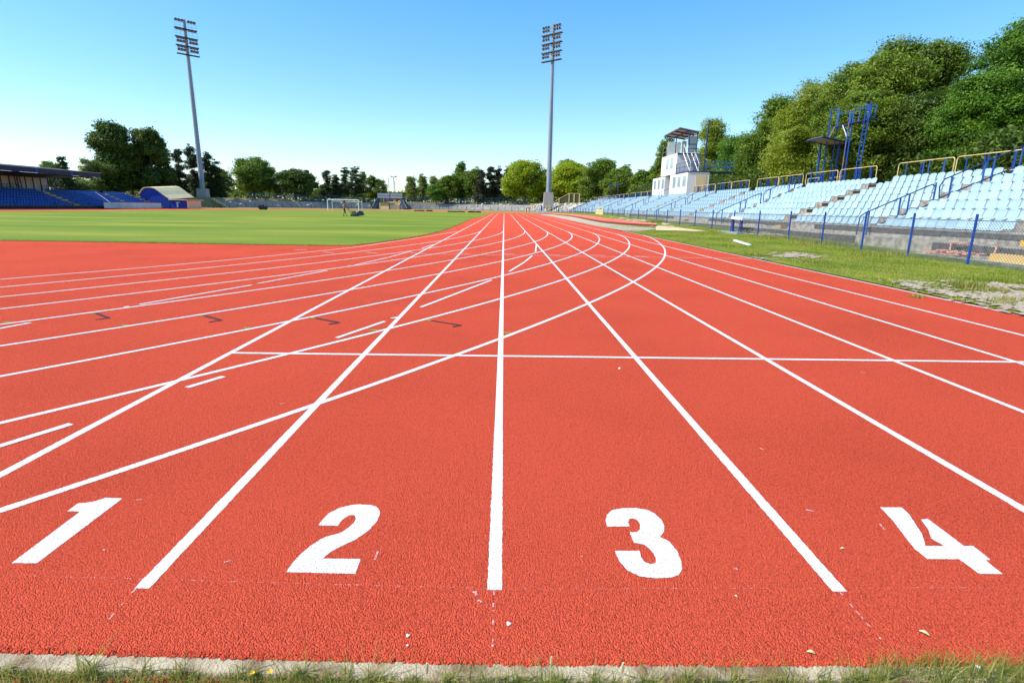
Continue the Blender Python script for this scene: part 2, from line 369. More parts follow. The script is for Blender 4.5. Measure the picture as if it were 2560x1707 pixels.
for a, b, c, d in [((224.5, 783.2), (240, 783.4), (272, 795.5), (239, 799.5)), ((496, 788.6), (510, 789.4), (553, 801), (522, 806)), ((772.4, 794.2), (788, 795.6), (848, 806.8), (822, 811)), ((1064, 800.8), (1078, 801.8), (1152, 813.6), (1131, 817.8))]:
    gm(a, b, .045, "green_mark", GRN, z=.016); gm(b, c, .045, "black_mark", BLK, z=.016)
    C = G(*c); D = G(*d); mark([C, D], .035, .020, "black_mark", BLK)
for a, b in [((7.7, 805.8), (25.5, 806)), ((304.8, 813.3), (320, 813.7)), ((609, 819.8), (627, 820.4)), ((924, 825.2), (943, 826.2)), ((1259, 832), (1278, 833.2))]:
    gm(a, b, .045, "green_mark", GRN, z=.016)
# faint setting-out lines, broken
for a, b, wd in [((20, 1437.5), (1236, 1471), .0016), ((1250, 1472), (2500, 1468), .0013), ((357, 1451), (268, 1552), .0045), ((1234, 1478), (1231, 1645), .005), ((2100, 1480), (2204, 1600), .004)]:
    A = G(*a); B = G(*b); L = (B-A).length; t = 0
    mbx = MB()
    while t < L:
        e = min(L, t+random.uniform(.004, .03)); p = A.lerp(B, t/L); q = A.lerp(B, e/L); nn = Vector((-(q-p).y, (q-p).x, 0)).normalized()*wd*random.uniform(.3, .75)
        j = Vector((random.uniform(-1, 1), random.uniform(-1, 1), 0))*wd*.25
        z = Vector((0, 0, .0008)); mbx.quad(p+nn+z+j, p-nn+z+j, q-nn+z+j, q+nn+z+j); t = e+random.uniform(.004, .05)
    o = mbx.build("setting_out_line", FAINT2, fixn=False); o.parent = track
    for pl in o.data.polygons:
        if pl.normal.z < 0: pl.flip()
# scuffs
for u, v, du, dv, wd in [(945, 1378, -8, 22, .006), (1186, 1478, 6, 10, .01), (1195, 1500, 10, 6, .006), (2200, 1310, 12, 14, .004), (2015, 1274, 20, 4, .006), (257, 1374, 5, 2, .006), (1838, 1420, 6, 4, .005), (1450, 1390, 8, 2, .004), (560, 1405, 18, -4, .003), (2150, 930, 14, 3, .012), (700, 1010, 12, -3, .008), (1900, 1120, 10, 5, .006), (340, 1250, 14, -2, .004)]:
    gm((u, v), (u+du, v+dv), wd, "scuff_mark", FAINT2, z=.006)
# lane numbers
def digit(pts, sx, ox, oy, label):
    poly = [G(ox+x/sx, oy+y/sx) for x, y in pts]
    Q = []
    for a, b in zip(poly, poly[1:]+poly[:1]):
        n = max(1, int((b-a).length/.008))
        for i in range(n): Q.append(a.lerp(b, i/n)+Vector((random.gauss(0, .0007), random.gauss(0, .0007), 0)))
    poly = Q
    o = flat(poly, .0012, "lane_number", WHITE, track); o['label'] = label
c = 2.6133
digit([(75, 542), (240, 543), (800, 120), (690, 115), (655, 127), (610, 140), (560, 148), (510, 152), (440, 203), (525, 205)], c, 0, 1200, "white painted numeral 1")
two = [(716.3, 1429.6), (888.3, 1434.2), (901.7, 1397), (807.4, 1395.9), (818, 1386), (832, 1376), (850, 1366.5), (888, 1349), (920.8, 1326.3), (941.8, 1303.3), (948.5, 1289), (949.5, 1279), (945.7, 1270.8), (938, 1265.5), (926.5, 1262.4), (899.7, 1260.5), (880, 1262), (850, 1269), (822.7, 1282.3), (805.5, 1299.5), (796, 1312.9), (845.7, 1314), (850, 1306), (855.2, 1299.5), (868.6, 1290), (882.5, 1286.5), (889, 1289.5), (889.5, 1297), (884.4, 1307), (869, 1320.5), (850, 1332), (815, 1341.6), (794, 1352), (776.8, 1364.5), (757, 1380), (742.4, 1395.2), (728, 1411)]
digit(two, 1, 0, 0, "white painted numeral 2")
digit([(1795, 462), (1958, 462), (1965, 500), (1990, 535), (2030, 550), (2062, 540), (2065, 515), (2050, 480), (2020, 445), (1985, 420), (1920, 408), (1893, 340), (1940, 340), (1962, 320), (1960, 290), (1945, 262), (1915, 250), (1888, 255), (1882, 275), (1893, 302), (1742, 303), (1735, 262), (1745, 225), (1780, 195), (1850, 183), (1930, 182), (2010, 195), (2060, 220), (2100, 260), (2118, 300), (2117, 335), (2090, 370), (2150, 400), (2200, 460), (2230, 530), (2235, 580), (2215, 620), (2160, 636), (2060, 640), (1960, 628), (1880, 590), (1825, 530)], c, 850, 1200, "white painted numeral 3")
digit([(1412, 178), (1550, 178), (1600, 220), (1650, 300), (1685, 350), (1708, 430), (1830, 430), (1745, 380), (1725, 320), (1678, 258), (1722, 252), (1960, 430), (2020, 430), (2135, 522), (2095, 520), (2210, 612), (2060, 612), (1930, 517), (1720, 515), (1640, 450), (1590, 390), (1500, 270)], c, 1660, 1200, "white painted numeral 4")

# ------------------------------------------------------------ football field
def fmat():
    m = bpy.data.materials.new("mown turf"); m.use_nodes = True; n = m.node_tree.nodes; l = m.node_tree.links
    p = n["Principled BSDF"]; p.inputs["Roughness"].default_value = .9; p.inputs["Specular IOR Level"].default_value = .15
    g = n.new("ShaderNodeNewGeometry")
    mp = n.new("ShaderNodeMapping"); mp.inputs["Scale"].default_value = (.035, .12, 1); l.new(g.outputs["Position"], mp.inputs[0])
    a = n.new("ShaderNodeTexNoise"); a.inputs["Scale"].default_value = 2.0; a.inputs["Detail"].default_value = 5; l.new(mp.outputs[0], a.inputs["Vector"])
    b = n.new("ShaderNodeTexNoise"); b.inputs["Scale"].default_value = 7; b.inputs["Detail"].default_value = 8; b.inputs["Roughness"].default_value = .75; l.new(g.outputs["Position"], b.inputs["Vector"])
    sx = n.new("ShaderNodeSeparateXYZ"); l.new(g.outputs["Position"], sx.inputs[0])
    wv = n.new("ShaderNodeMath"); wv.operation = 'MULTIPLY'; wv.inputs[1].default_value = 2*math.pi/11.0; l.new(sx.outputs[1], wv.inputs[0])
    sn = n.new("ShaderNodeMath"); sn.operation = 'SINE'; l.new(wv.outputs[0], sn.inputs[0])
    m1 = n.new("ShaderNodeMath"); m1.operation = 'MULTIPLY_ADD'; m1.inputs[1].default_value = .03; l.new(sn.outputs[0], m1.inputs[0]); l.new(a.outputs["Fac"], m1.inputs[2])
    m2 = n.new("ShaderNodeMath"); m2.operation = 'MULTIPLY_ADD'; m2.inputs[1].default_value = .34; l.new(b.outputs["Fac"], m2.inputs[0]); l.new(m1.outputs[0], m2.inputs[2])
    r = n.new("ShaderNodeValToRGB"); e = r.color_ramp.elements; e[0].position = .55; e[1].position = .80
    e[0].color = (.12, .195, .010, 1); e[1].color = (.25, .27, .026, 1); x = e.new(.67); x.color = (.16, .215, .018, 1)
    l.new(m2.outputs[0], r.inputs[0]); l.new(r.outputs[0], p.inputs["Base Color"])
    bp = n.new("ShaderNodeBump"); bp.inputs["Strength"].default_value = .5; bp.inputs["Distance"].default_value = .03; l.new(b.outputs["Fac"], bp.inputs["Height"]); l.new(bp.outputs[0], p.inputs["Normal"])
    return m
edge = [p for p in [Vector(G(u, v)[:2]) for u, v in [(0, 602), (150, 604), (400, 608), (640, 612.5), (800, 614.5), (878, 614.5), (930, 609), (1000, 599.5), (1060, 589), (1110, 577), (1150, 561), (1180, 547)]]]
fld = [(-57.5, 18.4)]+[tuple(p) for p in edge]+[(lx(0, y)-.45, y) for y in (90, 118)]
fld += [(EC[0]+math.cos(t)*27, 122+math.sin(t)*26) for t in [math.pi*i/30 for i in range(1, 30)]]+[(-57.5, 122)]
tag(flat(fld, .012, "football_field", fmat()), kind='structure')

# ------------------------------------------------------------ draped sheets on the right
def in_poly(x, y, P):
    c = False; j = len(P)-1
    for i in range(len(P)):
        if (P[i][1] > y) != (P[j][1] > y) and x < (P[j][0]-P[i][0])*(y-P[i][1])/(P[j][1]-P[i][1])+P[i][0]: c = not c
        j = i
    return c
def drape_strip(A, B, n, mm, zo, name, material, kind='structure', parent=None):
    """sheet between two ground polylines"""
    def samp(P, t):
        t = t*(len(P)-1); i = min(int(t), len(P)-2); return P[i].lerp(P[i+1], t-i)
    mb = MB()
    for i in range(n+1):
        a = samp(A, i/n); b = samp(B, i/n)
        for j in range(mm+1):
            p = a.lerp(b, j/mm); mb.v.append((p.x, p.y, ter(p.x, p.y)+zo))
    mb.f = [(i*(mm+1)+j, i*(mm+1)+j+1, (i+1)*(mm+1)+j+1, (i+1)*(mm+1)+j) for i in range(n) for j in range(mm)]
    o = mb.build(name, material, parent, fixn=False)
    if o.data.polygons[0].normal.z < 0: o.data.flip_normals()
    if kind: o['kind'] = kind
    return o
GP = []
def patch(pts, cell, name, material, zo=.016, amp=.02):
    P = [tuple(GT(u, v)[:2]) for u, v in pts]; GP.append(P)
    x0, x1 = min(p[0] for p in P), max(p[0] for p in P); y0, y1 = min(p[1] for p in P), max(p[1] for p in P)
    mb = MB(); idx = {}
    nx = int((x1-x0)/cell)+2; ny = int((y1-y0)/cell)+2
    def vv(i, j):
        if (i, j) not in idx:
            x = x0+i*cell; y = y0+j*cell; rr = random.Random(i*7919+j*104729)
            x += rr.uniform(-.4, .4)*cell; y += rr.uniform(-.4, .4)*cell
            idx[(i, j)] = len(mb.v); mb.v.append((x, y, ter(x, y)+zo+rr.random()*amp))
        return idx[(i, j)]
    for i in range(nx):
        for j in range(ny):
            cx = x0+(i+.5)*cell; cy = y0+(j+.5)*cell
            s = .5*cell*math.sin(cx*9)*1.5
            rj = random.Random(i*31+j*977); J = cell*2.2
            if in_poly(cx+s+rj.gauss(0, J), cy+rj.gauss(0, J*1.3), P): mb.f.append((vv(i, j), vv(i+1, j), vv(i+1, j+1), vv(i, j+1)))
    o = mb.build(name, material, fixn=False); return tag(o, kind='structure')
patch([(2240, 712), (2262, 706), (2290, 704), (2320, 711), (2345, 722), (2400, 733), (2435, 735), (2470, 728), (2500, 724), (2560, 728), (2640, 745), (2640, 812), (2560, 789), (2480, 766), (2400, 748), (2330, 735), (2280, 725)], .07, "gravel", GRAVEL)
patch([(2365, 705), (2392, 703), (2410, 712), (2395, 722), (2375, 718)], .06, "gravel", GRAVEL)
patch([(2450, 711), (2490, 709), (2560, 716), (2620, 722), (2620, 734), (2560, 724), (2500, 720), (2460, 722)], .06, "gravel", GRAVEL)
patch([(1922, 641), (1945, 635), (1975, 633), (2005, 634), (2050, 639), (2030, 644), (1975, 646), (1935, 646)], .12, "gravel", GRAVEL)
patch([(1845, 577.5), (1880, 581), (1930, 585.5), (1978, 588.5), (1960, 592), (1900, 590), (1855, 585)], .2, "gravel", GRAVEL)
patch([(1884, 646.5), (1912, 647.5), (1932, 651), (1915, 652.5), (1890, 650)], .1, "paving_slab", CONC, zo=.03, amp=.004)
patch([(1497, 545.5), (1560, 550.5), (1620, 557), (1700, 563.5), (1740, 571), (1690, 568), (1640, 563), (1580, 556), (1520, 550)], .5, "bare_earth", SAND, zo=.012)
# pale strip, raised runway and sand pit
gl = [GT(*p) for p in [(1352, 535.2), (1380, 536.8), (1431, 542.5), (1492, 555.5), (1520, 560), (1580, 566), (1650, 572.5)]]
gr = [GT(*p) for p in [(1352, 537), (1380, 541.8), (1431, 553), (1492, 566.5), (1520, 571), (1557, 577.5), (1600, 578.5)]]
drape_strip(gl, gr, 60, 6, .02, "pale_strip", GRAVEL)
sl = [GT(*p) for p in [(1639, 564.5), (1680, 568.2), (1720, 573), (1766, 578.5)]]
sr = [GT(*p) for p in [(1640, 576.5), (1660, 577), (1690, 577.5), (1740, 579)]]
drape_strip(sl, sr, 30, 6, .025, "sand_pit", SAND)
RZ = .13
ru = [GT(*p) for p in [(1352, 533.4), (1380, 534.6), (1425, 537), (1469, 541.2), (1520, 548.9), (1565, 554), (1609.6, 559.7), (1640, 563.2)]]
rl = [GT(*p) for p in [(1352, 535), (1380, 536.8), (1425, 541.8), (1469, 550), (1510, 557.6), (1548, 561), (1590, 564), (1640, 566.8)]]
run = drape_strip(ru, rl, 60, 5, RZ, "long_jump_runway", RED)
sdm = MB()
for P in (rl, ru):
    for a, b in zip(P, P[1:]):
        sdm.quad((a.x, a.y, ter(a.x, a.y)-.1), (b.x, b.y, ter(b.x, b.y)-.1), (b.x, b.y, ter(b.x, b.y)+RZ), (a.x, a.y, ter(a.x, a.y)+RZ))
a, b = rl[-1], ru[-1]; sdm.quad((a.x, a.y, ter(a.x, a.y)-.1), (b.x, b.y, ter(b.x, b.y)-.1), (b.x, b.y, ter(b.x, b.y)+RZ), (a.x, a.y, ter(a.x, a.y)+RZ))
sdm.build("runway_edge", RUSTM if 'RUSTM' in globals() else mat("dark red edge", (.16, .03, .025), (.08, .03, .03), scale=5), run)
for tt in (.3, .66):
    L = [a.lerp(b, tt) for a, b in zip(ru, rl)]
    o = drape_strip(L, [p+Vector((.09, 0, 0)) for p in L], 60, 1, RZ+.006, "lane_line", WHITE, kind=None, parent=run)

# ------------------------------------------------------------ grass blades
def blades(name, pts, hs, wd, mats_, lean=.5, seg=3, tone=None):
    """curved tapering blades rooted at pts"""
    N = len(pts); P = np.array(pts); H = np.array(hs)
    ang = RN.uniform(0, 2*math.pi, N); ln = np.abs(RN.normal(0, lean, N))
    d = np.stack([np.cos(ang), np.sin(ang), np.zeros(N)], 1); s = np.stack([-np.sin(ang), np.cos(ang), np.zeros(N)], 1)
    tw = RN.uniform(-1, 1, (N, 1)); s = s+d*tw; s /= np.linalg.norm(s, axis=1, keepdims=True)
    W = wd*RN.uniform(.6, 1.3, N)
    V = []
    for i in range(seg+1):
        t = i/seg; c = P+d*(H*ln*t*t)[:, None]; c = c+np.array([0, 0, 1])*(H*t*(1-.35*ln*t))[:, None]
        ww = (W*(1-t)**.7/2)[:, None]
        if i < seg: V += [c-s*ww, c+s*ww]
        else: V += [c]
    V = np.stack(V, 1); k = V.shape[1]; base = (np.arange(N)*k)[:, None]
    F = []
    for i in range(seg-1): F.append(base+np.array([[2*i, 2*i+1, 2*i+3, 2*i+2]]))
    Q = np.concatenate(F, 0) if F else np.zeros((0, 4), int); T = base+np.array([[2*seg-2, 2*seg-1, 2*seg]])
    me = bpy.data.meshes.new(name); nv = N*k; me.vertices.add(nv); me.vertices.foreach_set('co', V.reshape(-1))
    li = np.concatenate([Q.reshape(-1), T.reshape(-1)]); me.loops.add(len(li)); me.loops.foreach_set('vertex_index', li.astype(np.int32))
    nq, ntr = len(Q), len(T); st = np.concatenate([np.arange(nq)*4, nq*4+np.arange(ntr)*3]); tot = np.concatenate([np.full(nq, 4), np.full(ntr, 3)])
    me.polygons.add(nq+ntr); me.polygons.foreach_set('loop_start', st.astype(np.int32)); me.polygons.foreach_set('loop_total', tot.astype(np.int32))
    me.update(calc_edges=True)
    tn = RN.random(N) if tone is None else np.array(tone)
    at_ = me.attributes.new("tone", 'FLOAT', 'FACE'); at_.data.foreach_set('value', np.concatenate([np.tile(tn, seg-1), tn]).astype(np.float32))
    me.materials.append(mats_); o = bpy.data.objects.new(name, me); COL.objects.link(o); return o
GBL = leafmat("grass blade", (.12, .20, .015), (.42, .38, .11), .4)
VBL = leafmat("verge blade", (.09, .17, .008), (.46, .38, .10), .3)
pts = []; hs = []; tn = []
while len(pts) < 90000:
    y = 8.5+38*random.random()**1.6; x0 = lx(8, y)+.2; x = random.uniform(x0, 14.1)
    n = math.sin(x*2.3+y*.9)+math.sin(x*.8-y*1.7)+math.sin(x*5+y*4)*.6
    if any(in_poly(x, y, P) for P in GP[:5]) and random.random() < .80: continue
    if n < -1.1 and random.random() < .6: continue
    pts.append((x, y, ter(x, y))); hs.append(random.uniform(.02, .055)*(1+.5*max(0, n)*.5)); tn.append(min(1, max(0, random.gauss(.48-.2*n, .36))))
tag(blades("meadow_grass", pts, hs, .011, VBL, .8, 2, tn), kind='stuff')
def tuft(c, n, r, h):
    out = [];
    for _ in range(n):
        a = random.uniform(0, 6.283); q = r*random.random()**.6
        out.append((c[0]+q*math.cos(a), c[1]+q*math.sin(a), c[2]))
    return out, [h*random.uniform(.4, 1.15) for _ in range(n)]
pts = []; hs = []
for u, v, n, r, h in [(2415, 720, 700, .3, .16), (2330, 722, 200, .2, .1), (2480, 730, 300, .25, .12), (2500, 760, 200, .2, .1), (2530, 755, 250, .25, .1), (1900, 640, 300, .4, .12), (1640, 556, 600, .9, .35), (1860, 583, 250, .4, .2), (2040, 655, 250, .3, .12), (1950, 598, 500, 1.2, .25), (2060, 612, 600, 1.2, .28), (2200, 640, 500, 1., .2), (1800, 582, 200, .6, .2), (2290, 745, 120, .12, .07)]:
    p, q = tuft(GT(u, v), n, r, h); pts += p; hs += q
tag(blades("weeds", pts, hs, .012, VBL, .7, 3), kind='stuff')
def yf(x): return 1.333+.034*ss(.05, -1.1, x)+.02*ss(-1.1, -2.2, x)
ED = [p for p in edge]; fp = []; fh = []
for a, b in zip(ED, ED[1:]):
    L = (b-a).length
    for _ in range(int(L*90)):
        p = a.lerp(b, random.random()); fp.append((p.x+random.gauss(0, .03), p.y+abs(random.gauss(0, .12)), .01)); fh.append(random.uniform(.02, .06))
tag(blades("field_edge_grass", fp, fh, .014, VBL, .7, 2), kind='stuff')
# near grass by the kerb
pts = []; hs = []
dens = lambda x: .6+.5*math.exp(-((x-.02)/.13)**2)+.4*math.exp(-((x+.3)/.1)**2)+.45*math.exp(-((x+.55)/.16)**2)+.6*math.exp(-((x-.52)/.10)**2)+.5*ss(1.0, 1.4, x)+.4*math.exp(-((x+1.25)/.1)**2)
while len(pts) < 6000:
    x = random.uniform(-1.7, 1.75)
    if random.random()*2 > dens(x): continue
    y = yf(x)-.004-abs(random.gauss(0, .035))+(random.random()*.09*ss(.95, 1.2, x))
    z = -.02 if y < yf(x) else .0
    pts.append((x, y, z)); hs.append(random.uniform(.015, .05)*(1+.5*ss(.95, 1.3, x)))
tag(blades("grass", pts, hs, .0024, GBL, .9, 4), kind='stuff')
pts = []; hs = []
for x, n, h in [(-1.05, 5, .07), (-.78, 5, .06), (-.48, 6, .08), (-.25, 6, .09), (.05, 6, .09), (.25, 6, .07), (.42, 6, .08), (.62, 7, .1), (.78, 6, .1), (.95, 6, .1), (-.36, 7, .12), (-.02, 8, .11), (.12, 7, .12), (.17, 6, .13), (.68, 8, .13), (.56, 7, .12), (1.02, 10, .13), (1.12, 9, .12), (1.3, 12, .13), (-.62, 7, .09), (-1.2, 9, .12), (1.45, 12, .12), (-.15, 6, .08), (.34, 6, .08), (.86, 9, .09), (-.05, 14, .07), (.15, 14, .07), (.54, 12, .07), (-.9, 8, .07)]:
    p, q = tuft((x, yf(x)-.012, -.02), n*3, .022, h); pts += p; hs += q
for _ in range(70):
    x = random.uniform(-1.6, 1.7); p, q = tuft((x, yf(x)+random.choice((-.012, -.006, .0)), -.01), random.randint(8, 26), .02, random.uniform(.03, .07)); pts += p; hs += q
tag(blades("long_grass", pts, hs, .0030, GBL, 1.0, 6), kind='stuff')
# debris: red crumbs in the soil
cr = MB()
for _ in range(1500):
    x = random.uniform(-1.7, 1.8); y = random.uniform(1.2, yf(x)-.003); s = random.uniform(.002, .006)
    cr.obox((x, y, -.021+s*.5), (random.random(), random.random(), .3), (-.4, .8, .1), (0, .1, 1), s, s*.8, s*.6)
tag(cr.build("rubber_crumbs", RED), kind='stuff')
# kerb
kerb = thing("kerb", (0, 1.36, -.06), None, None); kerb['kind'] = 'structure'
for key in ('label', 'category'):
    if key in kerb: del kerb[key]
def yf(x): return 1.333+.034*ss(.05, -1.1, x)+.02*ss(-1.1, -2.2, x)
def ye(x): return 1.392+.012*ss(.1, -.5, x)+.03*ss(-.3, -1.6, x)
x = -2.9
while x < 2.6:
    L = random.uniform(.85, 1.0); mb = MB(); nx = 60; prof = [(0, 0, -.06), (0, -.002, -.02), (0, 0, -.007), (0, .005, -.003), (0, .012, -.0015), (.5, 0, -.001), (1, -.006, -.0015), (1, .03, -.004)]
    for i in range(nx+1):
        X = x+.001+(L-.002)*i/nx; f0, f1 = yf(X), ye(X)
        for q, (tt, oo, zz) in enumerate(prof): mb.v.append((X, f0+(f1-f0)*tt+oo+random.gauss(0, .0007)+(.002*math.sin(X*41)+.003*math.sin(X*17)+.0015*math.sin(X*97) if q < 5 else 0), zz+random.gauss(0, .0005)))
    kk = len(prof); mb.f = [(i*kk+j, (i+1)*kk+j, (i+1)*kk+j+1, i*kk+j+1) for i in range(nx) for j in range(kk-1)]
    mb.build("kerb_stone", KERB, kerb, fixn=False, smooth=True); x += L
# track lip over the kerb is ragged
lip = MB()
for i in range(2200):
    X = random.uniform(-2.6, 2.4); yy = ye(X)+.001+random.gauss(0, .0035); s = random.uniform(.003, .006)
    lip.obox((X, yy, -.001), (random.random(), random.random(), .2), (-.5, .8, .2), (0, .1, 1), s, s, s*.6)
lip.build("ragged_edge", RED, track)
# flowers, seed heads, leaves, pebbles
PET = mat("orange yellow petals", (.75, .38, .02), (.8, .5, .03), scale=30); PETW = mat("white petals", (.75, .75, .72), (.65, .65, .6), scale=30)
STEM = mat("green stem", (.10, .20, .03), (.16, .25, .06), scale=20); STRAW = mat("dry straw", (.50, .40, .20), (.62, .52, .30), scale=30)
def flower(x, y, h, label, pm=PET, n=6, r=.009, grp="small wild flowers by the kerb"):
    y = min(y, yf(x)-.006) if y < 1.35 else y
    t = thing("wild_flower", (x, y, -.035), label, "flower", grp)
    top = Vector((x+random.uniform(-.01, .01), y+random.uniform(-.01, .01), -.035+h))
    MB().path([(x, y, -.04), (x+.003, y, -.035+h*.5), top], .0009, 5).build("stem", STEM, t)
    mb = MB()
    for i in range(n):
        a = 6.283*i/n; d = Vector((math.cos(a), math.sin(a), .35)); s = Vector((-math.sin(a), math.cos(a), 0))
        mb.add([top, top+d*r*.6+s*r*.4, top+d*r, top+d*r*.6-s*r*.4, top-Vector((0, 0, .0015))], [(0, 1, 2, 3), (4, 3, 2, 1)])
    mb.build("petals", pm, t)
def pk(u, v): p = G(u, v); return p.x
flower(pk(640, 1660), 1.345, .040, "orange yellow flower low over the kerb left of the numeral 2")
flower(pk(703, 1645), 1.33, .055, "topmost orange yellow flower against the red track left of centre")
flower(pk(776, 1690), 1.30, .03, "orange flower beside its twin in the grass below numeral 2", n=6)
flower(pk(793, 1692), 1.30, .032, "deeper orange flower right of its twin below numeral 2", n=5)
flower(pk(632, 1700), 1.29, .025, "orange flower at the bottom edge in the soil", n=7)
flower(pk(1152, 1680), 1.31, .03, "small white flower in the grass right of the middle line", PETW)
flower(pk(2410, 1640), 1.36, .05, "small white flower in the thick grass at right", PETW)
def seedhead(u, h, label):
    x = pk(u, 1690); t = thing("grass_seed_head", (x, 1.31, -.035), label, "seed head", "grass seed heads by the kerb")
    p = Vector((x, 1.31, -.035)); q = p+Vector((.002, .003, h)); MB().tube(p, q, .0008, 5).build("stem", STRAW, t)
    mb = MB()
    for i in range(46):
        z = i/46; a = i*2.4; c = q+Vector((math.cos(a), math.sin(a), 0))*.0028*math.sin(math.pi*(.12+z*.8))+Vector((0, 0, z*.032-.004))
        mb.obox(c, (1, 0, .3), (0, 1, 0), (0, 0, 1), .0016, .0013, .002)
    mb.build("spike", STRAW, t)
seedhead(1546, .085, "single straw coloured grass spike standing over the kerb right of centre")
seedhead(1372, .105, "brownish seed head on a thin stem left of the straw spike")
seedhead(1070, .082, "green seed head in the tuft left of the middle line")
def dleaf(u, v, L, a, label, m_=None):
    p = G(u, v); mb = MB(); n = 6; d = Vector((math.cos(a), math.sin(a), 0)); s = Vector((-math.sin(a), math.cos(a), 0))
    for i in range(n+1):
        t = i/n; c = p+d*L*(t-.5)+Vector((0, 0, .004+.006*math.sin(t*math.pi))); w_ = L*.22*math.sin(math.pi*min(1, max(.02, t)))
        mb.v += [c+s*w_+Vector((0, 0, .002)), c-s*w_]
    mb.v = [tuple(q) for q in mb.v]; mb.f = [(2*i, 2*i+1, 2*i+3, 2*i+2) for i in range(n)]
    tag(mb.build("fallen_leaf", m_ or STRAW, fixn=False), label, "leaf", "dry leaves on the track")
dleaf(2310, 1585, .03, -.9, "largest dry tan leaf on the red track below numeral 4")
dleaf(2106, 1374, .018, -.2, "tiny dry leaf left of numeral 4")
dleaf(2027, 1634, .024, -.5, "pale curled leaf near the kerb at right")
dleaf(1839, 1494, .014, -1.0, "sliver of dry leaf between numerals 3 and 4")
def pebble(u, v, s, label):
    p = G(u, v); bm = bmesh.new(); bmesh.ops.create_icosphere(bm, subdivisions=2, radius=s)
    for q in bm.verts: q.co += Vector([random.uniform(-.25, .25)*s for _ in range(3)]); q.co.z = q.co.z*.6+s*.4
    me = bpy.data.meshes.new("pebble"); bm.to_mesh(me); bm.free(); me.materials.append(PETW); o = bpy.data.objects.new("pebble", me); COL.objects.link(o); o.location = p
    tag(o, label, "pebble", "white bits on the track")
pebble(1020, 1589, .006, "round white pebble on the track left of the middle line end"); pebble(1272, 1560, .0075, "larger white scrap on the track right of the middle line end"); pebble(1019, 1613, .0035, "smallest white crumb just below the round pebble")
pebble(1549, 992-70, .012, "white speck on the lane 3 surface beyond the start line")

# ------------------------------------------------------------ fences
def fence_run(name, label, pts, top, mats_, post_r=.034, mesh=True, wire_z=-.17, grid=.09, ww=.0115, skip=None):
    t = thing(name, (pts[0].x, pts[0].y, pts[0].z), label, "fence")
    for p in pts:
        mb = MB(); h = top(p); mb.tube((p.x, p.y, p.z-.1), (p.x, p.y, h), post_r, 10); mb.build("post", mats_, t, smooth=False)
    wr = MB()
    for a, b in zip(pts, pts[1:]):
        if skip and skip(a, b): continue
        for q in (wire_z, -.5):
            if q == -.5 and not mesh: continue
            wr.tube((a.x, a.y, top(a)+q), (b.x, b.y, top(b)+q), .011, 4)
    wr.build("rail_wire", WIRE, t)
    if mesh:
        mm = MB()
        for a, b in zip(pts, pts[1:]):
            if skip and skip(a, b): continue
            L = math.hypot(b.x-a.x, b.y-a.y); za, zb = a.z, b.z; ha, hb = top(a)+wire_z, top(b)+wire_z
            def P(s, z, o=0):
                f = s/L; return (a.x+(b.x-a.x)*f+o, a.y+(b.y-a.y)*f, z)
            s = -2.
            while s < L:
                for sg, o in ((1, .003), (-1, -.003)):
                    # strand from bottom to top climbing at 45 degrees, clipped to the bay
                    b0 = za+(zb-za)*max(0, min(1, s/L)); t0 = ha+(hb-ha)*max(0, min(1, s/L)); H = t0-b0
                    s0, s1 = (s, s+H) if sg > 0 else (s+H, s)
                    z0, z1 = b0, t0
                    e0, e1 = max(0, min(s0, s1)), min(L, max(s0, s1))
                    if e1-e0 < .02: continue
                    zz = lambda q: z0+(z1-z0)*(q-s0)/(s1-s0)
                    p, q = P(e0, zz(e0), o), P(e1, zz(e1), o)
                    dz = ww*.7; mm.quad((p[0], p[1], p[2]-dz), (q[0], q[1], q[2]-dz), (q[0], q[1], q[2]+dz), (p[0], p[1], p[2]+dz))
                s += grid
        mm.build("wire_mesh", WIRE, t, fixn=False)
    return t
py = [9.9, 12.5, 15.08, 17.41, 19.75, 22.3, 24.98, 28.05, 31.15, 34.38, 37.51, 40.78, 44.0, 47.17, 50.4, 53.6, 56.76, 59.91, 63.1, 66.4, 69.5, 72.4]
FX = 12.7
p1 = [Vector((FX, y, ter(FX, y))) for y in py]
TOP = lambda p: 1.36+min(.08, max(0, (p.y-15)*.0012))
fence_run("chain_link_fence", "blue post chain link fence between the grass verge and the light blue seats", p1, TOP, BLUE)
p2 = [Vector((FX, y, ter(FX, y))) for y in [78.9+3.15*i for i in range(18)]]
fence_run("chain_link_fence", "far stretch of chain link fence beyond the yellow gate", p2, TOP, DBLUE, mesh=True, grid=.17, ww=.006)
def ell(t, d=0): return EC[0]+(EC[2]+d)*math.cos(t), EC[1]+(EC[3]+d)*math.sin(t)
def arc_pts(t0, t1, step, d=0, zf=None):
    out = []; t = t0; sg = 1 if t1 > t0 else -1
    while (t-t1)*sg < 0:
        x, y = ell(t, d); out.append(Vector((x, y, ter(x, y) if zf is None else zf))); x2, y2 = ell(t+.01*sg, d); t += .01*sg*step/max(1e-6, math.hypot(x2-x, y2-y))
    return out
FT = lambda p: p.z+1.1
fence_run("bend_fence", "dark post fence curving round the far bend right of the scoreboard gate", arc_pts(.02, 1.69, 3.15), FT, DBLUE, post_r=.07, mesh=False, wire_z=-.05)
fence_run("bend_fence", "dark post fence curving round the far bend left of the scoreboard gate", arc_pts(1.90, 3.12, 3.15), FT, DBLUE, post_r=.07, mesh=False, wire_z=-.05)
fence_run("side_fence", "low dark fence in front of the royal blue seats at left", [Vector((-69, y, 0)) for y in [60+3.6*i for i in range(17)]], lambda p: 1.15, DBLUE, post_r=.045, mesh=False, wire_z=-.05)
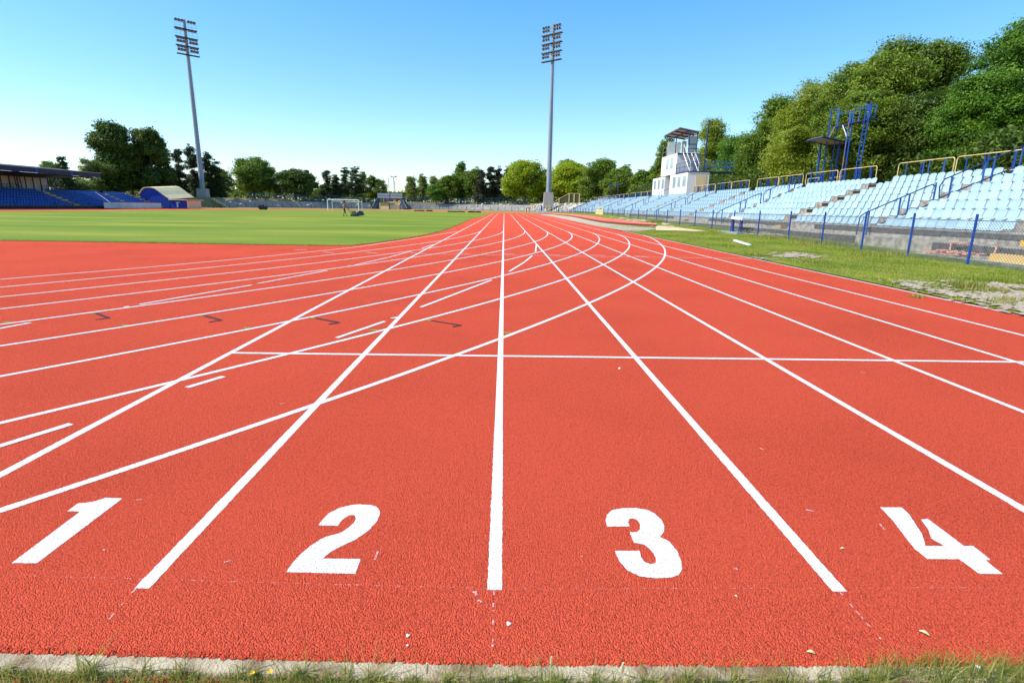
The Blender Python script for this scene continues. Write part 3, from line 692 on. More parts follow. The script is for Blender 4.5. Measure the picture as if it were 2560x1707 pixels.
# yellow gate in the right fence
def gate(name, a, b, z0, z1, label, material, bars=2):
    t = thing(name, a, label, "gate"); a = Vector(a); b = Vector(b)
    up0, up1 = Vector((0, 0, z0)), Vector((0, 0, z1)); fr = MB()
    for p in (a, b): fr.tube(p+up0, p+up1, .06, 6)
    fr.tube(a+up0, b+up0, .05, 6); fr.tube(a+up1, b+up1, .05, 6); fr.tube(a.lerp(b, .5)+up0, a.lerp(b, .5)+up1, .05, 6)
    fr.build("gate_frame", material, t)
    pn = MB()
    for i in range(bars): 
        zz = z0+(z1-z0)*(.22+.36*i); pn.obox((a+b)/2+Vector((0, 0, zz)), b-a, Vector((-(b-a).y, (b-a).x, 0)), (0, 0, 1), (b-a).length*.48, .012, .13)
    pn.build("panel", YELLOW, t)
gate("gate", (FX, 72.7, 0), (FX, 78.6, 0), .62, 1.5, "yellow framed double gate in the blue post fence", YELLOW)

# ------------------------------------------------------------ right stand
TR = .8; RI = .34
def Xf(k): return 15.15+TR*(k-1)
def Zt(k): return .84+RI*(k-1)
YN, YF = 9.5, 134.5
stand = thing("grandstand", (15, 60, .4), "long stepped concrete grandstand carrying the light blue seats at right", "grandstand")
mb = MB(); prof = [(14.35, -.2), (14.35, .46)]
for k in range(1, 8): prof += [(Xf(k), Zt(k-1) if k > 1 else .46), (Xf(k), Zt(k))]
prof += [(21.35, Zt(7)), (21.35, -.2)]
prof[2] = (Xf(1), .46)
n = len(prof)
ysg = [YN+i*(YF-YN)/40 for i in range(41)]
for y in ysg:
    for x, z in prof: mb.v.append((x, y, z))
mb.f = [(i*n+j, i*n+j+1, (i+1)*n+j+1, (i+1)*n+j) for i in range(40) for j in range(n-1)]
mb.f += [tuple(range(n)), tuple(range(40*n, 41*n))[::-1]]
mb.build("terrace_steps", CONCOLD, stand)
ap = MB(); ap.box(13.75, 14.34, YN, 75, -.2, .07)
for i in range(60):
    pass
ap.build("footpath", CONC, stand)
STAIN = mat("dark stained board", (.045, .043, .042), (.11, .10, .095), scale=7, ramp=(.35, .65))
kb = MB(); y = YN
while y < YF-3:
    L = random.uniform(2.2, 5)
    if random.random() < .96: kb.box(14.325, 14.349, y, y+L-.03, .17+random.uniform(-.02, .04), .43)
    if random.random() < .9: kb.box(15.125, 15.149, y+.7, y+.7+L-.03, .62+random.uniform(-.03, .03), .80)
    y += L
tag(kb.build("riser_boards", STAIN, stand), kind="stuff")
AIS = [(13.2, 16.9), (30.0, 31.25), (46.35, 47.5), (62.75, 63.9), (79.4, 80.5), (95.9, 96.9), (112, 113), (128.4, 129.4)]
BIS = [23.1, 38.8, 54.9, 71.4, 87.7, 104.2, 120.5]
YSTEP = mat("yellow step paint", (.66, .38, .04), (.55, .42, .22), scale=2.5, ramp=(.4, .62))
BSTEP = mat("brown step", (.34, .20, .10), (.44, .33, .20), scale=3)
for i, (a, b) in enumerate(AIS):
    for k in range(0, 8):
        xf = Xf(k) if k else 14.35; zt = Zt(k)-RI/2-.02 if k else .27
        w0, w1 = (a, a+(b-a)*.5) if i else (a+.2, b-1.0)
        MB().box(xf-.36, xf-.003, w0, w1, zt-.17 if k else 0, zt).build("aisle_step", YSTEP if (i == 0 and k < 5) else BSTEP, stand)
for a, b in AIS[1:]:
    for k in range(2, 8):
        MB().box(Xf(k)-.02, Xf(k)-.002, a+(b-a)*.5, b, Zt(k)-RI+.02, Zt(k)-.02).build("dark_riser", BLACKM, stand)

# seat shell
def seat_mesh(nn=7, ss_=9):
    prof = [(-.02, .035), (.01, .065), (.08, .075), (.2, .06), (.30, .065), (.345, .10), (.375, .17), (.395, .26), (.405, .33), (.402, .365)]
    V = []; F = []
    K = len(prof)
    for side in (0, 1):
        for i, (x, z) in enumerate(prof):
            hw = .209
            if i >= K-2: hw = .209-.02*(i-(K-3))
            if i == 0: hw = .20
            for j in range(nn):
                t = -1+2*j/(nn-1); e = abs(t)**4
                zz = z+(.028*e if i < 5 else 0)-(.03*e if i == K-1 else 0); xx = x-(.03*e if i >= 4 else 0)
                if side: 
                    xx += (.016+.045*e) if i >= 4 else 0; zz -= (.016+.03*e) if i < 5 else 0
                V.append((xx, t*hw, zz))
    M = K*nn
    for s in (0, 1):
        for i in range(K-1):
            for j in range(nn-1):
                q = (s*M+i*nn+j, s*M+i*nn+j+1, s*M+(i+1)*nn+j+1, s*M+(i+1)*nn+j); F.append(q if s else q[::-1])
    for i in range(K-1):
        for j in (0, nn-1): F.append((i*nn+j, (i+1)*nn+j, M+(i+1)*nn+j, M+i*nn+j))
    for j in range(nn-1):
        for i in (0, K-1): F.append((i*nn+j, i*nn+j+1, M+i*nn+j+1, M+i*nn+j))
    return V, F
SV, SF = seat_mesh()
sm = bpy.data.meshes.new("stadium_seat"); sm.from_pydata(SV, [], SF)
bm = bmesh.new(); bm.from_mesh(sm); bmesh.ops.recalc_face_normals(bm, faces=bm.faces); bm.to_mesh(sm); bm.free()
sm.polygons.foreach_set('use_smooth', [True]*len(sm.polygons)); sm.materials.append(SEAT)
slots = []
bounds = []
edges_ = sorted([(a, b) for a, b in AIS]+[(b-.24, b+.24) for b in BIS])
for (a0, a1), (b0, b1) in zip([(8, 10.2)]+edges_, edges_+[(134, 135)]): bounds.append((a1, b0))
for k in range(1, 8):
    for bi, (y0, y1) in enumerate(bounds):
        if k == 1 and y1 < 16: continue
        yy0 = y0
        if bi == 1: yy0 = 17.0 if k == 1 else 16.9-.0
        pit = .44 if bi <= 1 else .485
        nS = int((y1-yy0)/pit); pit = (y1-yy0)/nS
        for i in range(nS): slots.append((k, bi, i, yy0+pit*(i+.5), nS))
# rows above the wide near steps carry on without a gap
for k in range(2, 8):
    for i in range(7): slots.append((k, 99, i, 13.4+.49*(i+.5), 7))
def vis(s):
    p = Vector((Xf(s[0])+.2, s[3], Zt(s[0])+.2)); return p
slots.sort(key=lambda s: math.hypot(Xf(s[0]), s[3]))
def infr(s):
    x = Xf(s[0])+.2; z = x*CF[0]+s[3]*CF[1]+(Zt(s[0])+.3-CH)*CF[2]; u = 1280+FP*(x*CR[0]+s[3]*CR[1]+(Zt(s[0])+.3-CH)*CR[2])/z; return u < 2590
ORD = ["", "front", "second", "third", "fourth", "fifth", "sixth", "top"]
ODN = "first second third fourth fifth sixth seventh eighth ninth tenth eleventh twelfth thirteenth fourteenth fifteenth sixteenth seventeenth eighteenth nineteenth twentieth".split()
BN = {0: "block before wide steps", 99: "above wide yellow steps", 1: "block right of nearest handrail", 2: "block left of nearest handrail", 3: "block beyond first step aisle", 4: "block beyond second handrail"}
cnt = 0; rest = []
for s in slots:
    if not infr(s): continue
    k, bi, i, y, nS = s; loc = (Xf(k)+.03, y, Zt(k))
    if cnt < 300:
        o = bpy.data.objects.new("stadium_seat", sm); COL.objects.link(o); o.location = loc
        o.rotation_euler = (0, 0, random.gauss(0, .012)); o.scale = (1, 1, random.uniform(.98, 1.03))
        tag(o, f"light blue seat, {ORD[k]} row, {ODN[min(19, i)]} from near end, {BN.get(bi, 'far block')}", "seat", "light blue seats of the right grandstand"); cnt += 1
    else: rest.append(loc)
def merge_seats(locs, V, F, name, material, flip=1, sc=1):
    Va = np.array(V)*np.array([flip, 1, 1])*sc; n = len(Va); L = np.array(locs)
    VV = (Va[None]+L[:, None]).reshape(-1, 3); Fa = np.array([f for f in F]); FF = (Fa[None]+(np.arange(len(L))*n)[:, None, None]).reshape(-1, 4)
    me = bpy.data.meshes.new(name); me.from_pydata(VV.tolist(), [], FF.tolist()); me.materials.append(material)
    me.polygons.foreach_set('use_smooth', [True]*len(me.polygons))
    o = bpy.data.objects.new(name, me); COL.objects.link(o); return o
lowV, lowF = seat_mesh(5)
o = merge_seats(rest, lowV, lowF, "distant_seats", SEAT); tag(o, "light blue seats of the right stand farther off, beyond the near blocks", "seats", kind='stuff')

# handrails
def handrail(y, sec, label):
    yz = {1: ([(14.55, .35), (14.6, 1.2), (14.8, 1.36), (17.35, 2.52), (17.5, 2.44), (17.52, 1.6)], [(15.0, .72), (17.52, 1.80)], [14.95, 16.15, 16.5, 17.5]),
          2: ([(17.72, 1.98), (17.66, 2.45), (17.8, 2.72), (20.9, 4.12)], [(17.72, 1.98), (20.6, 3.25)], [18.1, 19.35, 19.7, 20.75])}[sec]
    t = thing("handrail", (yz[0][0][0], y, yz[0][0][1]), label, "handrail", "handrails up the narrow aisles of the right stand")
    MB().path([(x, y, z) for x, z in yz[0]], .024, 8).build("top_rail", DBLUE, t)
    MB().path([(x, y, z) for x, z in yz[1]], .024, 8).build("lower_rail", DBLUE, t)
    for x in yz[2]:
        k = max(1, min(7, int((x-15.15)/TR)+1)); zb = Zt(k) if x > 15.15 else .46
        a, b = yz[0][2:4]; zt = a[1]+(b[1]-a[1])*(x-a[0])/(b[0]-a[0])
        MB().tube((x, y, zb), (x, y, min(zt, 4.0)), .035, 8).build("post", OLDBLUE, t)
NT = ["nearest", "second nearest", "third", "fourth", "fifth", "sixth", "farthest"]
for i, y in enumerate(BIS):
    handrail(y, 1, f"lower section of the {NT[i]} aisle handrail on the right stand"); handrail(y, 2, f"upper section of the {NT[i]} aisle handrail on the right stand")

# guard rails along the top
GY = [(15.6, 19.4), (19.5, 23.2), (23.3, 27.0), (27.1, 30.95), (32.7, 36.3), (36.5, 40.35), (40.7, 44.3), (44.35, 48.05), (49.6, 53.4), (53.5, 57.5), (57.6, 61.25), (61.35, 64.3)]
y = 81
while y < 131: GY.append((y, y+3.7)); y += 3.8 if len(GY) % 4 else 5.2
GOD = ODN+['twenty '+q for q in ODN[:9]]+['thirtieth']
for i, (a, b) in enumerate(GY):
    L = b-a; z0, z1 = 3.2, 3.97; X = 21.22
    t = thing("guard_rail", (X, a, 2.9), f"yellow topped blue guard rail, {GOD[i]} from the right behind the top seat row", "guard rail", "guard rails along the top of the right stand")
    r = .12
    pts = [(X, a+.02, z0+r), (X, a+.02, z1-r), (X, a+.06, z1-.04), (X, a+r+.02, z1), (X, b-r-.02, z1), (X, b-.06, z1-.04), (X, b-.02, z1-r), (X, b-.02, z0+r), (X, b-.06, z0+.04), (X, b-r-.02, z0), (X, a+r+.02, z0), (X, a+.06, z0+.04), (X, a+.02, z0+r)]
    MB().path(pts, .023, 8).build("rail_frame", YELLOW, t)
    for f in (.16, .42, .52, .84):
        MB().tube((X+.01, a+L*f, z0-.3), (X+.01, a+L*f, z1-.02), .034 if f in (.16, .52) else .028, 8).build("post", BLUE if i % 3 else OLDBLUE, t)
    for f in (.28, .68):
        MB().tube((X+.35, a+L*f, z0-.4), (X+.35, a+L*f, z1-.06), .05, 8).build("rear_post", DBLUE, t)

# ------------------------------------------------------------ commentary building
BX = 20.5
def bp_(u, v, X=BX): return at(u, v, X=X)
ct = thing("commentary_box", (BX, 70, 2.9), "white stacked cabin building with a tilted roof above the light blue seats", "building")
yN, yM0, yM1, yFr = 64.4, 71.1, 73.4, 79.3
zb, zl, zu0, zu = 2.9, 5.52, 5.6, 7.95
MB().box(BX, BX+2.45, yN, yM0, zb, zl).build("lower_cabin", WPANEL, ct)
MB().box(BX, BX+2.45, yM1, yFr, zb, zl-.05).build("lower_cabin", WPANEL, ct)
MB().box(BX+.9, BX+2.45, yM0, yM1, zb, zl-.02).build("doorway_recess", mat("grey door", (.16, .15, .14), (.22, .21, .2), rough=.7), ct)
MB().box(BX+.02, BX+2.3, 69.0, 75.6, zu0-.02, zu).build("upper_cabin", WPANEL, ct)
def win(x0, y0, x1, y1):
    c = 7.84; pa = bp_(1620+x0/c, 300+y1/c); pb = bp_(1620+x1/c, 300+y0/c); ya, yb = sorted((pa.y, pb.y)); za, zb_ = pa.z, pb.z
    z0 = min(bp_(1620+x0/c, 300+y1/c).z, bp_(1620+x1/c, 300+y1/c).z); z1 = max(pb.z, za+.5)
    X = BX-.012 if y1 > 1000 else BX+.008
    t = MB(); e = .07
    for q in ((ya-e, yb+e, z0-e, z0), (ya-e, yb+e, z1, z1+e), (ya-e, ya, z0, z1), (yb, yb+e, z0, z1)): t.box(X-.03, X+.01, q[0], q[1], q[2], q[3])
    f = t.build("window", WHP, ct); MB().box(X-.008, X+.004, ya, yb, z0, z1).build("pane", GLASS, f)
for q in [(480, 1120, 555, 1330), (575, 1108, 650, 1315), (672, 1092, 757, 1303), (115, 1190, 165, 1362), (188, 1175, 245, 1355), (262, 1162, 325, 1348), (352, 768, 418, 965), (432, 745, 505, 948)]: win(*q)
MB().box(BX+.95, BX+2.1, yN-.03, yN-.004, zb, zl-.3).build("door", CREAM, ct)
dk = MB(); dk.box(BX-.05, BX+2.6, yN-.05, 69.0, zl+.005, zl+.12); dk.box(BX+2.46, BX+5.2, yN, yN+2.2, zl-.02, zl+.1); dk.build("balcony_deck", DBLUE, ct)
rl_ = MB()
def railing(mb, a, b, h, n, r=.025):
    a = Vector(a); b = Vector(b); U = Vector((0, 0, 1))
    for f in (.5, 1): mb.tube(a+U*h*f, b+U*h*f, r, 6)
    for i in range(n+1): p = a.lerp(b, i/n); mb.tube(p, p+U*h, r*.9, 6)
railing(rl_, (BX, yN, zl+.1), (BX, 69, zl+.1), 1.05, 3); railing(rl_, (BX, yN, zl+.1), (BX+5.1, yN, zl+.1), 1.05, 5); railing(rl_, (BX+5.1, yN, zl+.1), (BX+5.1, yN+2.1, zl+.1), 1.05, 2); railing(rl_, (BX+2.6, yN+2.1, zl+.1), (BX+5.1, yN+2.1, zl+.1), 1.05, 2)
rl_.build("balcony_railing", OLDBLUE, ct)
ur = MB(); railing(ur, (BX+.06, 69.1, zu+.02), (BX+.06, 75.5, zu+.02), 1.1, 4); railing(ur, (BX+.06, 69.1, zu+.02), (BX+1.0, 69.1, zu+.02), 1.1, 1); ur.build("roof_railing", GALV, ct)
st_ = MB()
for i in range(11):
    f = i/10; st_.box(BX+.75, BX+1.65, 66.0+f*2.9, 66.0+f*2.9+.27, zl+.2+f*2.2, zl+.26+f*2.2)
st_.build("stair_tread", GALV, ct)
sr_ = MB()
for X in (BX+.72, BX+1.68):
    sr_.tube((X, 65.9, zl+.1), (X, 69.0, zl+2.45), .06, 6); sr_.tube((X, 65.9, zl+1.05), (X, 69.0, zl+3.4), .028, 6)
    for f in (0, .5, 1): sr_.tube((X, 65.9+3.1*f, zl+.1+2.35*f), (X, 65.9+3.1*f, zl+1.05+2.35*f), .025, 6)
sr_.build("stair_rail", WHP, ct)
MB().box(BX+.02, BX+2.3, 68.9, 68.985, zl+2.25, zl+2.43).build("deck_edge", DBLUE, ct)
MB().box(BX+1.72, BX+2.5, 67.9, 68.0, zl+.12, zl+2.3).build("stair_screen", mat("grey panel", (.28, .29, .30), (.33, .34, .35), rough=.5), ct)
MB().tube((BX+2.5, 66.6, zl+.1), (BX+2.62, 66.6, 11.35), .07, 8).build("corner_post", DBLUE, ct)
SCR = mat("pale screen", (.55, .62, .58), (.62, .68, .62), scale=.6, rough=.4)
CSCR = mat("cream screen", (.50, .46, .34), (.56, .52, .40), rough=.5)
for u0, u1, v0, v1, Y, mm_ in ((1667, 1703, 355.5, 392, 75.3, SCR), (1703.5, 1717, 353, 384, 71.5, CSCR), (1719.5, 1743.5, 341, 360.5, 68.2, SCR), (1719.5, 1743, 362, 380, 68.2, SCR)):
    a = at(u0, v1, Y=Y); b = at(u1, v0, Y=Y); MB().box(a.x, b.x, Y, Y+.06, max(zu+.02, a.z), b.z).build("screen", mm_, ct)
a = at(1719, 341, Y=68.2); b = at(1743.5, 383, Y=68.2); sfm = MB()
for v in (361.2, 372, 381): sfm.tube(at(1719, v, Y=68.15), at(1743.5, v, Y=68.15), .035, 5)
sfm.build("screen_bar", DBLUE, ct)
FN = at(1699, 320.4, X=20.05); FF = at(1662, 339.5, X=20.05); BN_ = at(1747.5, 330.6, Y=FN.y); BF = at(1711, 347.5, Y=FF.y)
rf = MB().prism([FF, FN, BN_, BF], (0, 0, .1)).build("roof", mat("roof sheet", (.30, .22, .15), (.36, .28, .2), rough=.6), ct)
rb = MB()
for f in (0, .33, .66, 1): rb.tube(FF.lerp(FN, f)-Vector((0, 0, .06)), BF.lerp(BN_, f)-Vector((0, 0, .06)), .07, 6)
for f in (0, .5, 1): rb.tube(FF.lerp(BF, f)-Vector((0, 0, .12)), FN.lerp(BN_, f)-Vector((0, 0, .12)), .06, 6)
rb.build("roof_beams", DBLUE, ct)
rp_ = MB()
for p, x in ((FF.lerp(BF, .6), BX+1.4), (FN.lerp(BN_, .55), BX+1.5), (FN.lerp(BN_, .95), BX+2.4)): MB().tube((p.x, p.y, zu), (p.x, p.y, p.z-.05), .06, 6).build('roof_post', DBLUE, ct)
rp_.path([FF-Vector((0, 0, .1)), FF+Vector((.3, 0, -.6)), Vector((BX+1.4, 75.2, zu+2.6))], .05, 6)
rp_.build("roof_bracket", DBLUE, ct)
# ------------------------------------------------------------ blue camera platform and its shelter
tw = thing("camera_platform", (22.5, 38.4, 2.9), "tall blue tubular platform with ladder behind the top seat row", "scaffold tower")
pz = 7.06; TX0, TX1, TY0, TY1 = 22.5, 23.0, 36.5, 40.6
for (x, y, zt, mt) in ((TX0, 40.6, 8.25, BLUE), (TX0, 38.3, 7.85, RUST), (TX0+.12, 38.15, 7.8, BLUE), (TX1, 40.5, 7.1, BLUE), (TX0, 36.2, 7.75, BLUE)):
    MB().tube((x, y, 2.7 if y > 36.3 else pz), (x, y, zt), (.045 if zt > 7.2 else .035), 10).build("post", mt, tw)
MB().box(TX0, TX1, 36.3, 40.6, pz-.06, pz).build("platform", DBLUE, tw)
pr_ = MB()
for a, b, h in (((TX0, 40.6, pz), (TX0, 38.2, pz), .72), ((TX0, 37.9, pz), (TX0, 36.4, pz), .8), ((TX0, 40.6, pz), (TX1, 40.6, pz), 1.15), ((TX1, 38.1, pz), (TX1, 36.5, pz), .8)):
    a = Vector(a); b = Vector(b); U = Vector((0, 0, h)); pr_.tube(a+U, b+U, .03, 6); pr_.tube(b, b+U, .04, 6); pr_.tube(a, a+U, .04, 6)
pr_.tube((TX0, 39.6, pz), (TX0, 39.6, pz+1.1), .05, 6); pr_.tube((TX0, 40.6, pz+1.13), (TX0, 39.6, pz+1.1), .03, 6)
pr_.build("platform_rail", OLDBLUE, tw)
br = MB()
br.tube((TX0, 38.3, pz-.9), (TX0, 39.0, pz-.05), .035, 6); br.tube((TX0, 40.6, pz-.9), (TX0, 39.9, pz-.05), .035, 6)
br.tube((TX0, 40.6, 4.9), (TX1, 40.5, 4.9), .035, 6); br.tube((TX1, 40.5, 3.7), (TX0, 38.2, 3.7), .03, 6); br.tube((TX0, 42.4, 3.75), (TX0, 40.6, 3.75), .04, 6); br.tube((TX0, 42.4, 3.75), (TX0, 42.4, 2.8), .05, 6); br.tube((TX0, 41.8, 3.0), (TX0, 40.9, 3.7), .03, 6)
br.build("brace", GALV, tw)
ld = MB()
for yy in (36.45, 36.85): ld.tube((TX0, yy, 2.8), (TX0, yy-.2, 8.0), .035, 6)
for i in range(17): z = 3.1+i*.3; f = (z-2.8)/5.25; ld.tube((TX0, 36.45-.2*f, z), (TX0, 36.85-.2*f, z), .02, 6)
ld.build("ladder", BLUE, tw)
sh = thing("shelter_roof", (23.5, 41, 2.9), "small flat canopy on blue posts beside the camera platform", "shelter")
Q = [at(u, v, Z=6.25) for u, v in [(2019, 352), (2056, 343), (2127, 359), (2091, 369)]]
MB().prism(Q, (0, 0, .07)).build("canopy", mat("canopy sheet", (.22, .21, .17), (.28, .27, .22), rough=.7), sh)
ce = MB(); 
for a, b in zip(Q, Q[1:]+Q[:1]): ce.tube(a, b, .06, 6)
ce.build("canopy_edge", DBLUE, sh)
c_ = sum(Q, Vector())/4
for f in (-.5, .6): MB().tube((c_.x+f, c_.y-f*.4, 2.7), (c_.x+f, c_.y-f*.4, 6.2), .07, 8).build("post", BLUE, sh)
MB().tube((c_.x-.5, c_.y+.2, 5.2), Q[0]+Vector((.3, -.3, 0)), .03, 6).build("brace", DBLUE, sh)
# frame behind the far part of the stand
fr = thing("gantry", (21.9, 96, 2.9), "small dark blue goal shaped frame behind the far seats", "frame")
a = at(1527, 462, X=22); b = at(1546, 463, X=22)
for p in (a, b): MB().tube((22, p.y, 2.8), (22, p.y, p.z), .09, 6).build("post", DBLUE, fr)
MB().tube((22, a.y+1.5, a.z), (22, b.y-2.5, b.z), .08, 6).build("crossbar", DBLUE, fr)
# white folding seats behind the far rail
ws = MB()
for i in range(16):
    y = 110+i*1.35
    ws.box(21.6, 21.7, y, y+.5, 3.2, 3.75); ws.box(21.3, 21.7, y, y+.5, 3.15, 3.22)
tag(ws.build("white_seat_row", WHP), "row of white seats behind the rail at the far end of the stand", "seat row")
ye = thing("yellow_railing", (19, 137, 1), "yellow stair railing with mesh closing the far end of the light blue seats", "railing")
P_ = [at(u, v, Y=137) for u, v in [(1398, 497), (1423.6, 483.5), (1436, 484), (1449, 484.5)]]
for p in P_: MB().tube((p.x, p.y, .4), p, .11, 6).build("post", YELLOW, ye)
MB().path([at(1388, 503, Y=137)]+P_+[at(1455, 489, Y=137)], .05, 6).build("top_rail", YELLOW, ye)
MB().quad(P_[0]-Vector((0, 0, .9)), P_[1]-Vector((0, 0, 2.2)), P_[1], P_[0]).quad(P_[1]-Vector((0, 0, 2.2)), P_[3]-Vector((0, 0, 2.2)), P_[3], P_[1]).build("mesh_panel", mat("olive mesh", (.10, .09, .03), (.15, .13, .05)), ye, fixn=False)
# ------------------------------------------------------------ things near the right fence
hd = thing("barrier", (12.25, 30, ter(12.2, 30)), "blue legged barrier with a white board standing by the fence post", "barrier")
a = at(1829, 544, X=12.2); b = at(1856, 547.5, X=12.2); zt = ter(12.2, 30)
MB().obox((a+b)/2, b-a, (1, 0, 0), (0, 0, 1), (b-a).length/2, .02, .07).build("board", WHP, hd)
for p in (a.lerp(b, .12), a.lerp(b, .88)):
    for dx in (-.06, .06, .16): MB().tube((p.x+dx, p.y+dx*.6, zt), (p.x+dx*.5, p.y, a.z-.07), .024, 8).build("leg", BLUE, hd)
MB().box(11.95, 12.5, b.y-.1, a.y+1.1, zt-.02, zt+.07).build("base_slab", GALV, hd)
bn = thing("bench", (13.5, 29.6, .3), "dark bench on thin legs just behind the fence beside the barrier", "bench")
a = at(1852, 572, X=13.5); b = at(1876, 571, X=13.5); MB().obox((a+b)/2, b-a, (1, 0, 0), (0, 0, 1), (b-a).length/2, .2, .035).build("seat", DARK, bn)
for p in (a.lerp(b, .04), a.lerp(b, .94)): MB().box(p.x-.18, p.x-.12, p.y-.02, p.y+.02, .05, p.z).box(p.x+.12, p.x+.18, p.y-.02, p.y+.02, .05, p.z).build("leg", DARK, bn)
pa, pb = GT(1835, 605), GT(1874, 616.5); 
pk_ = MB(); A_ = pa+Vector((0, 0, .07)); B_ = pb+Vector((0, 0, .06)); d_ = (B_-A_).normalized(); n_ = Vector((-d_.y, d_.x, 0)).normalized()
pk_.obox(A_.lerp(B_, .31), d_, n_, (0, 0, 1), (B_-A_).length*.29, .05, .035); pk_.obox(A_.lerp(B_, .82), d_, n_, (0, 0, 1), (B_-A_).length*.18, .05, .03)
tag(pk_.build("board", WHP), "white board lying broken in the verge grass", "board")
rm = thing("debris_pile", (14.0, 16.8, .05), "faded pink red crumpled frame lying on the path behind the near fence post", "debris")
PINK = mat("faded red paint", (.55, .20, .14), (.66, .38, .30), scale=9, ramp=(.4, .6))
u0 = [at(u, v, X=14.05) for u, v in [(2318, 640), (2345, 636), (2380, 632), (2440, 630), (2462, 640), (2460, 652), (2400, 650), (2350, 645)]]
mbp = MB()
for i in range(60):
    f = random.random(); y = u0[0].y+(u0[4].y-u0[0].y)*f; mbp.obox((14.0+random.uniform(-.18, .18), y, .12+random.random()*.12), (random.uniform(-.5, .5), 1, random.uniform(-.3, .3)), (1, 0, 0), (0, 0, 1), random.uniform(.04, .14), .03, .012)
mbp.build("crumpled_base", PINK, rm)
a = at(2375, 606, X=14.1); b = at(2395, 606, X=14.1); mu = MB(); mu.tube((14.1, a.y-.05, .2), (14.15, a.y, a.z), .028, 6); mu.tube((14.15, a.y, a.z), (14.2, b.y-.3, b.z), .025, 6); mu.build("upright", PINK, rm); MB().tube((14.1, 15.9, .2), (14.2, 15.95, .5), .025, 6).build("upright", PINK, rm)

# ------------------------------------------------------------ floodlights
def floodlight(x, y, zped, ztop, zpan, phi, rows, label, W=3.05):
    t = thing("floodlight_mast", (x, y, 2), label, "floodlight mast", "floodlight masts")
    pd = MB(); 
    for a, b, w0, w1 in ((1.2, zped, 1.35, 1.15),):
        V = [(x+i*w0, y+j*w0*.8, a) for i, j in ((-1, -1), (1, -1), (1, 1), (-1, 1))]+[(x+i*w1, y+j*w1*.8, b) for i, j in ((-1, -1), (1, -1), (1, 1), (-1, 1))]
        pd.add(V, [(0, 3, 2, 1), (4, 5, 6, 7), (0, 1, 5, 4), (1, 2, 6, 5), (2, 3, 7, 6), (3, 0, 4, 7)])
    pd.build("concrete_base", CONC, t)
    MB().tube((x, y, zped), (x, y, ztop), .62, 12, r2=.34).build("mast", mat("mast steel", (.22, .27, .33), (.27, .32, .38), scale=.3, rough=.55), t)
    d = Vector((math.cos(phi), math.sin(phi), 0)); nrm = Vector((math.sin(phi), -math.cos(phi), 0))
    rows0 = len(rows); n = 4; H = (ztop-zpan-.3); o = Vector((x, y, 0))+nrm*.35
    ld = MB(); q = Vector((x, y, 0))+nrm*-.2+d*.9
    for s in (-.16, .16): ld.tube(q+d*s+Vector((0, 0, zped+3)), q+d*(s-.5)+Vector((0, 0, zpan)), .02, 4)
    zz = zped+3
    while zz < zpan: f = (zz-zped-3)/(zpan-zped-3); ld.tube(q+d*(-.16-.5*f)+Vector((0, 0, zz)), q+d*(.16-.5*f)+Vector((0, 0, zz)), .02, 4); zz += .9
    ld.build("ladder", GALV, t)
    for i in range(n):
        z = zpan+H*i/n
        MB().obox(o+nrm*.1+Vector((0, 0, z)), d, nrm, (0, 0, 1), W+.1, .42, .09).build("platform", DARK, t)
        fr = MB()
        for s in (-1, 1):
            for e in (W, .55, W*.55):
                p = o+nrm*.5+d*s*e+Vector((0, 0, z)); fr.tube(p, p+Vector((0, 0, H/n-.3)), .025, 4)
        for f in (.45, .9):
            fr.tube(o+nrm*.5-d*W+Vector((0, 0, z+f*1.3)), o+nrm*.5+d*W+Vector((0, 0, z+f*1.3)), .02, 4)
        rows = [(1.55,), (1.55,), (.75, 1.5), (.75, 1.5)][n-1-i] if rows0 == 1 else (.75, 1.5)
        for q in rows: fr.tube(o-d*W+Vector((0, 0, z+q)), o+d*W+Vector((0, 0, z+q)), .045, 4)
        fr.build("frame", GALV, t)
        for q in rows:
            for s in (-1, 1):
                for e in (W*.31, W*.58, W*.85):
                    p = o+d*s*e+nrm*.25+Vector((0, 0, z+q+.28)); dr = (nrm*1+Vector((0, 0, -.75))).normalized()
                    mb = MB(); mb.tube(p-dr*.22, p+dr*.12, .14, 10, r2=.37); mb.tube(p+dr*.12, p+dr*.16, .37, 10, r2=.35); mb.tube(p-dr*.1, p-dr*.1-Vector((0, 0, .35)), .03, 4)
                    mb.build("lamp", mat("lamp housing", (.10, .12, .16), (.2, .22, .26), rough=.35, metal=.4), t)
    return t
floodlight(-78.1, 150, 4.85, 44.3, 36.4, R(46), (1.35,), "left hand tall floodlight mast rising above the dark trees", 2.4)
floodlight(11.6, 150, 5.4, 45.0, 36.8, R(-42), (.75, 1.5), "right hand tall floodlight mast between the bright green maples", 2.9)

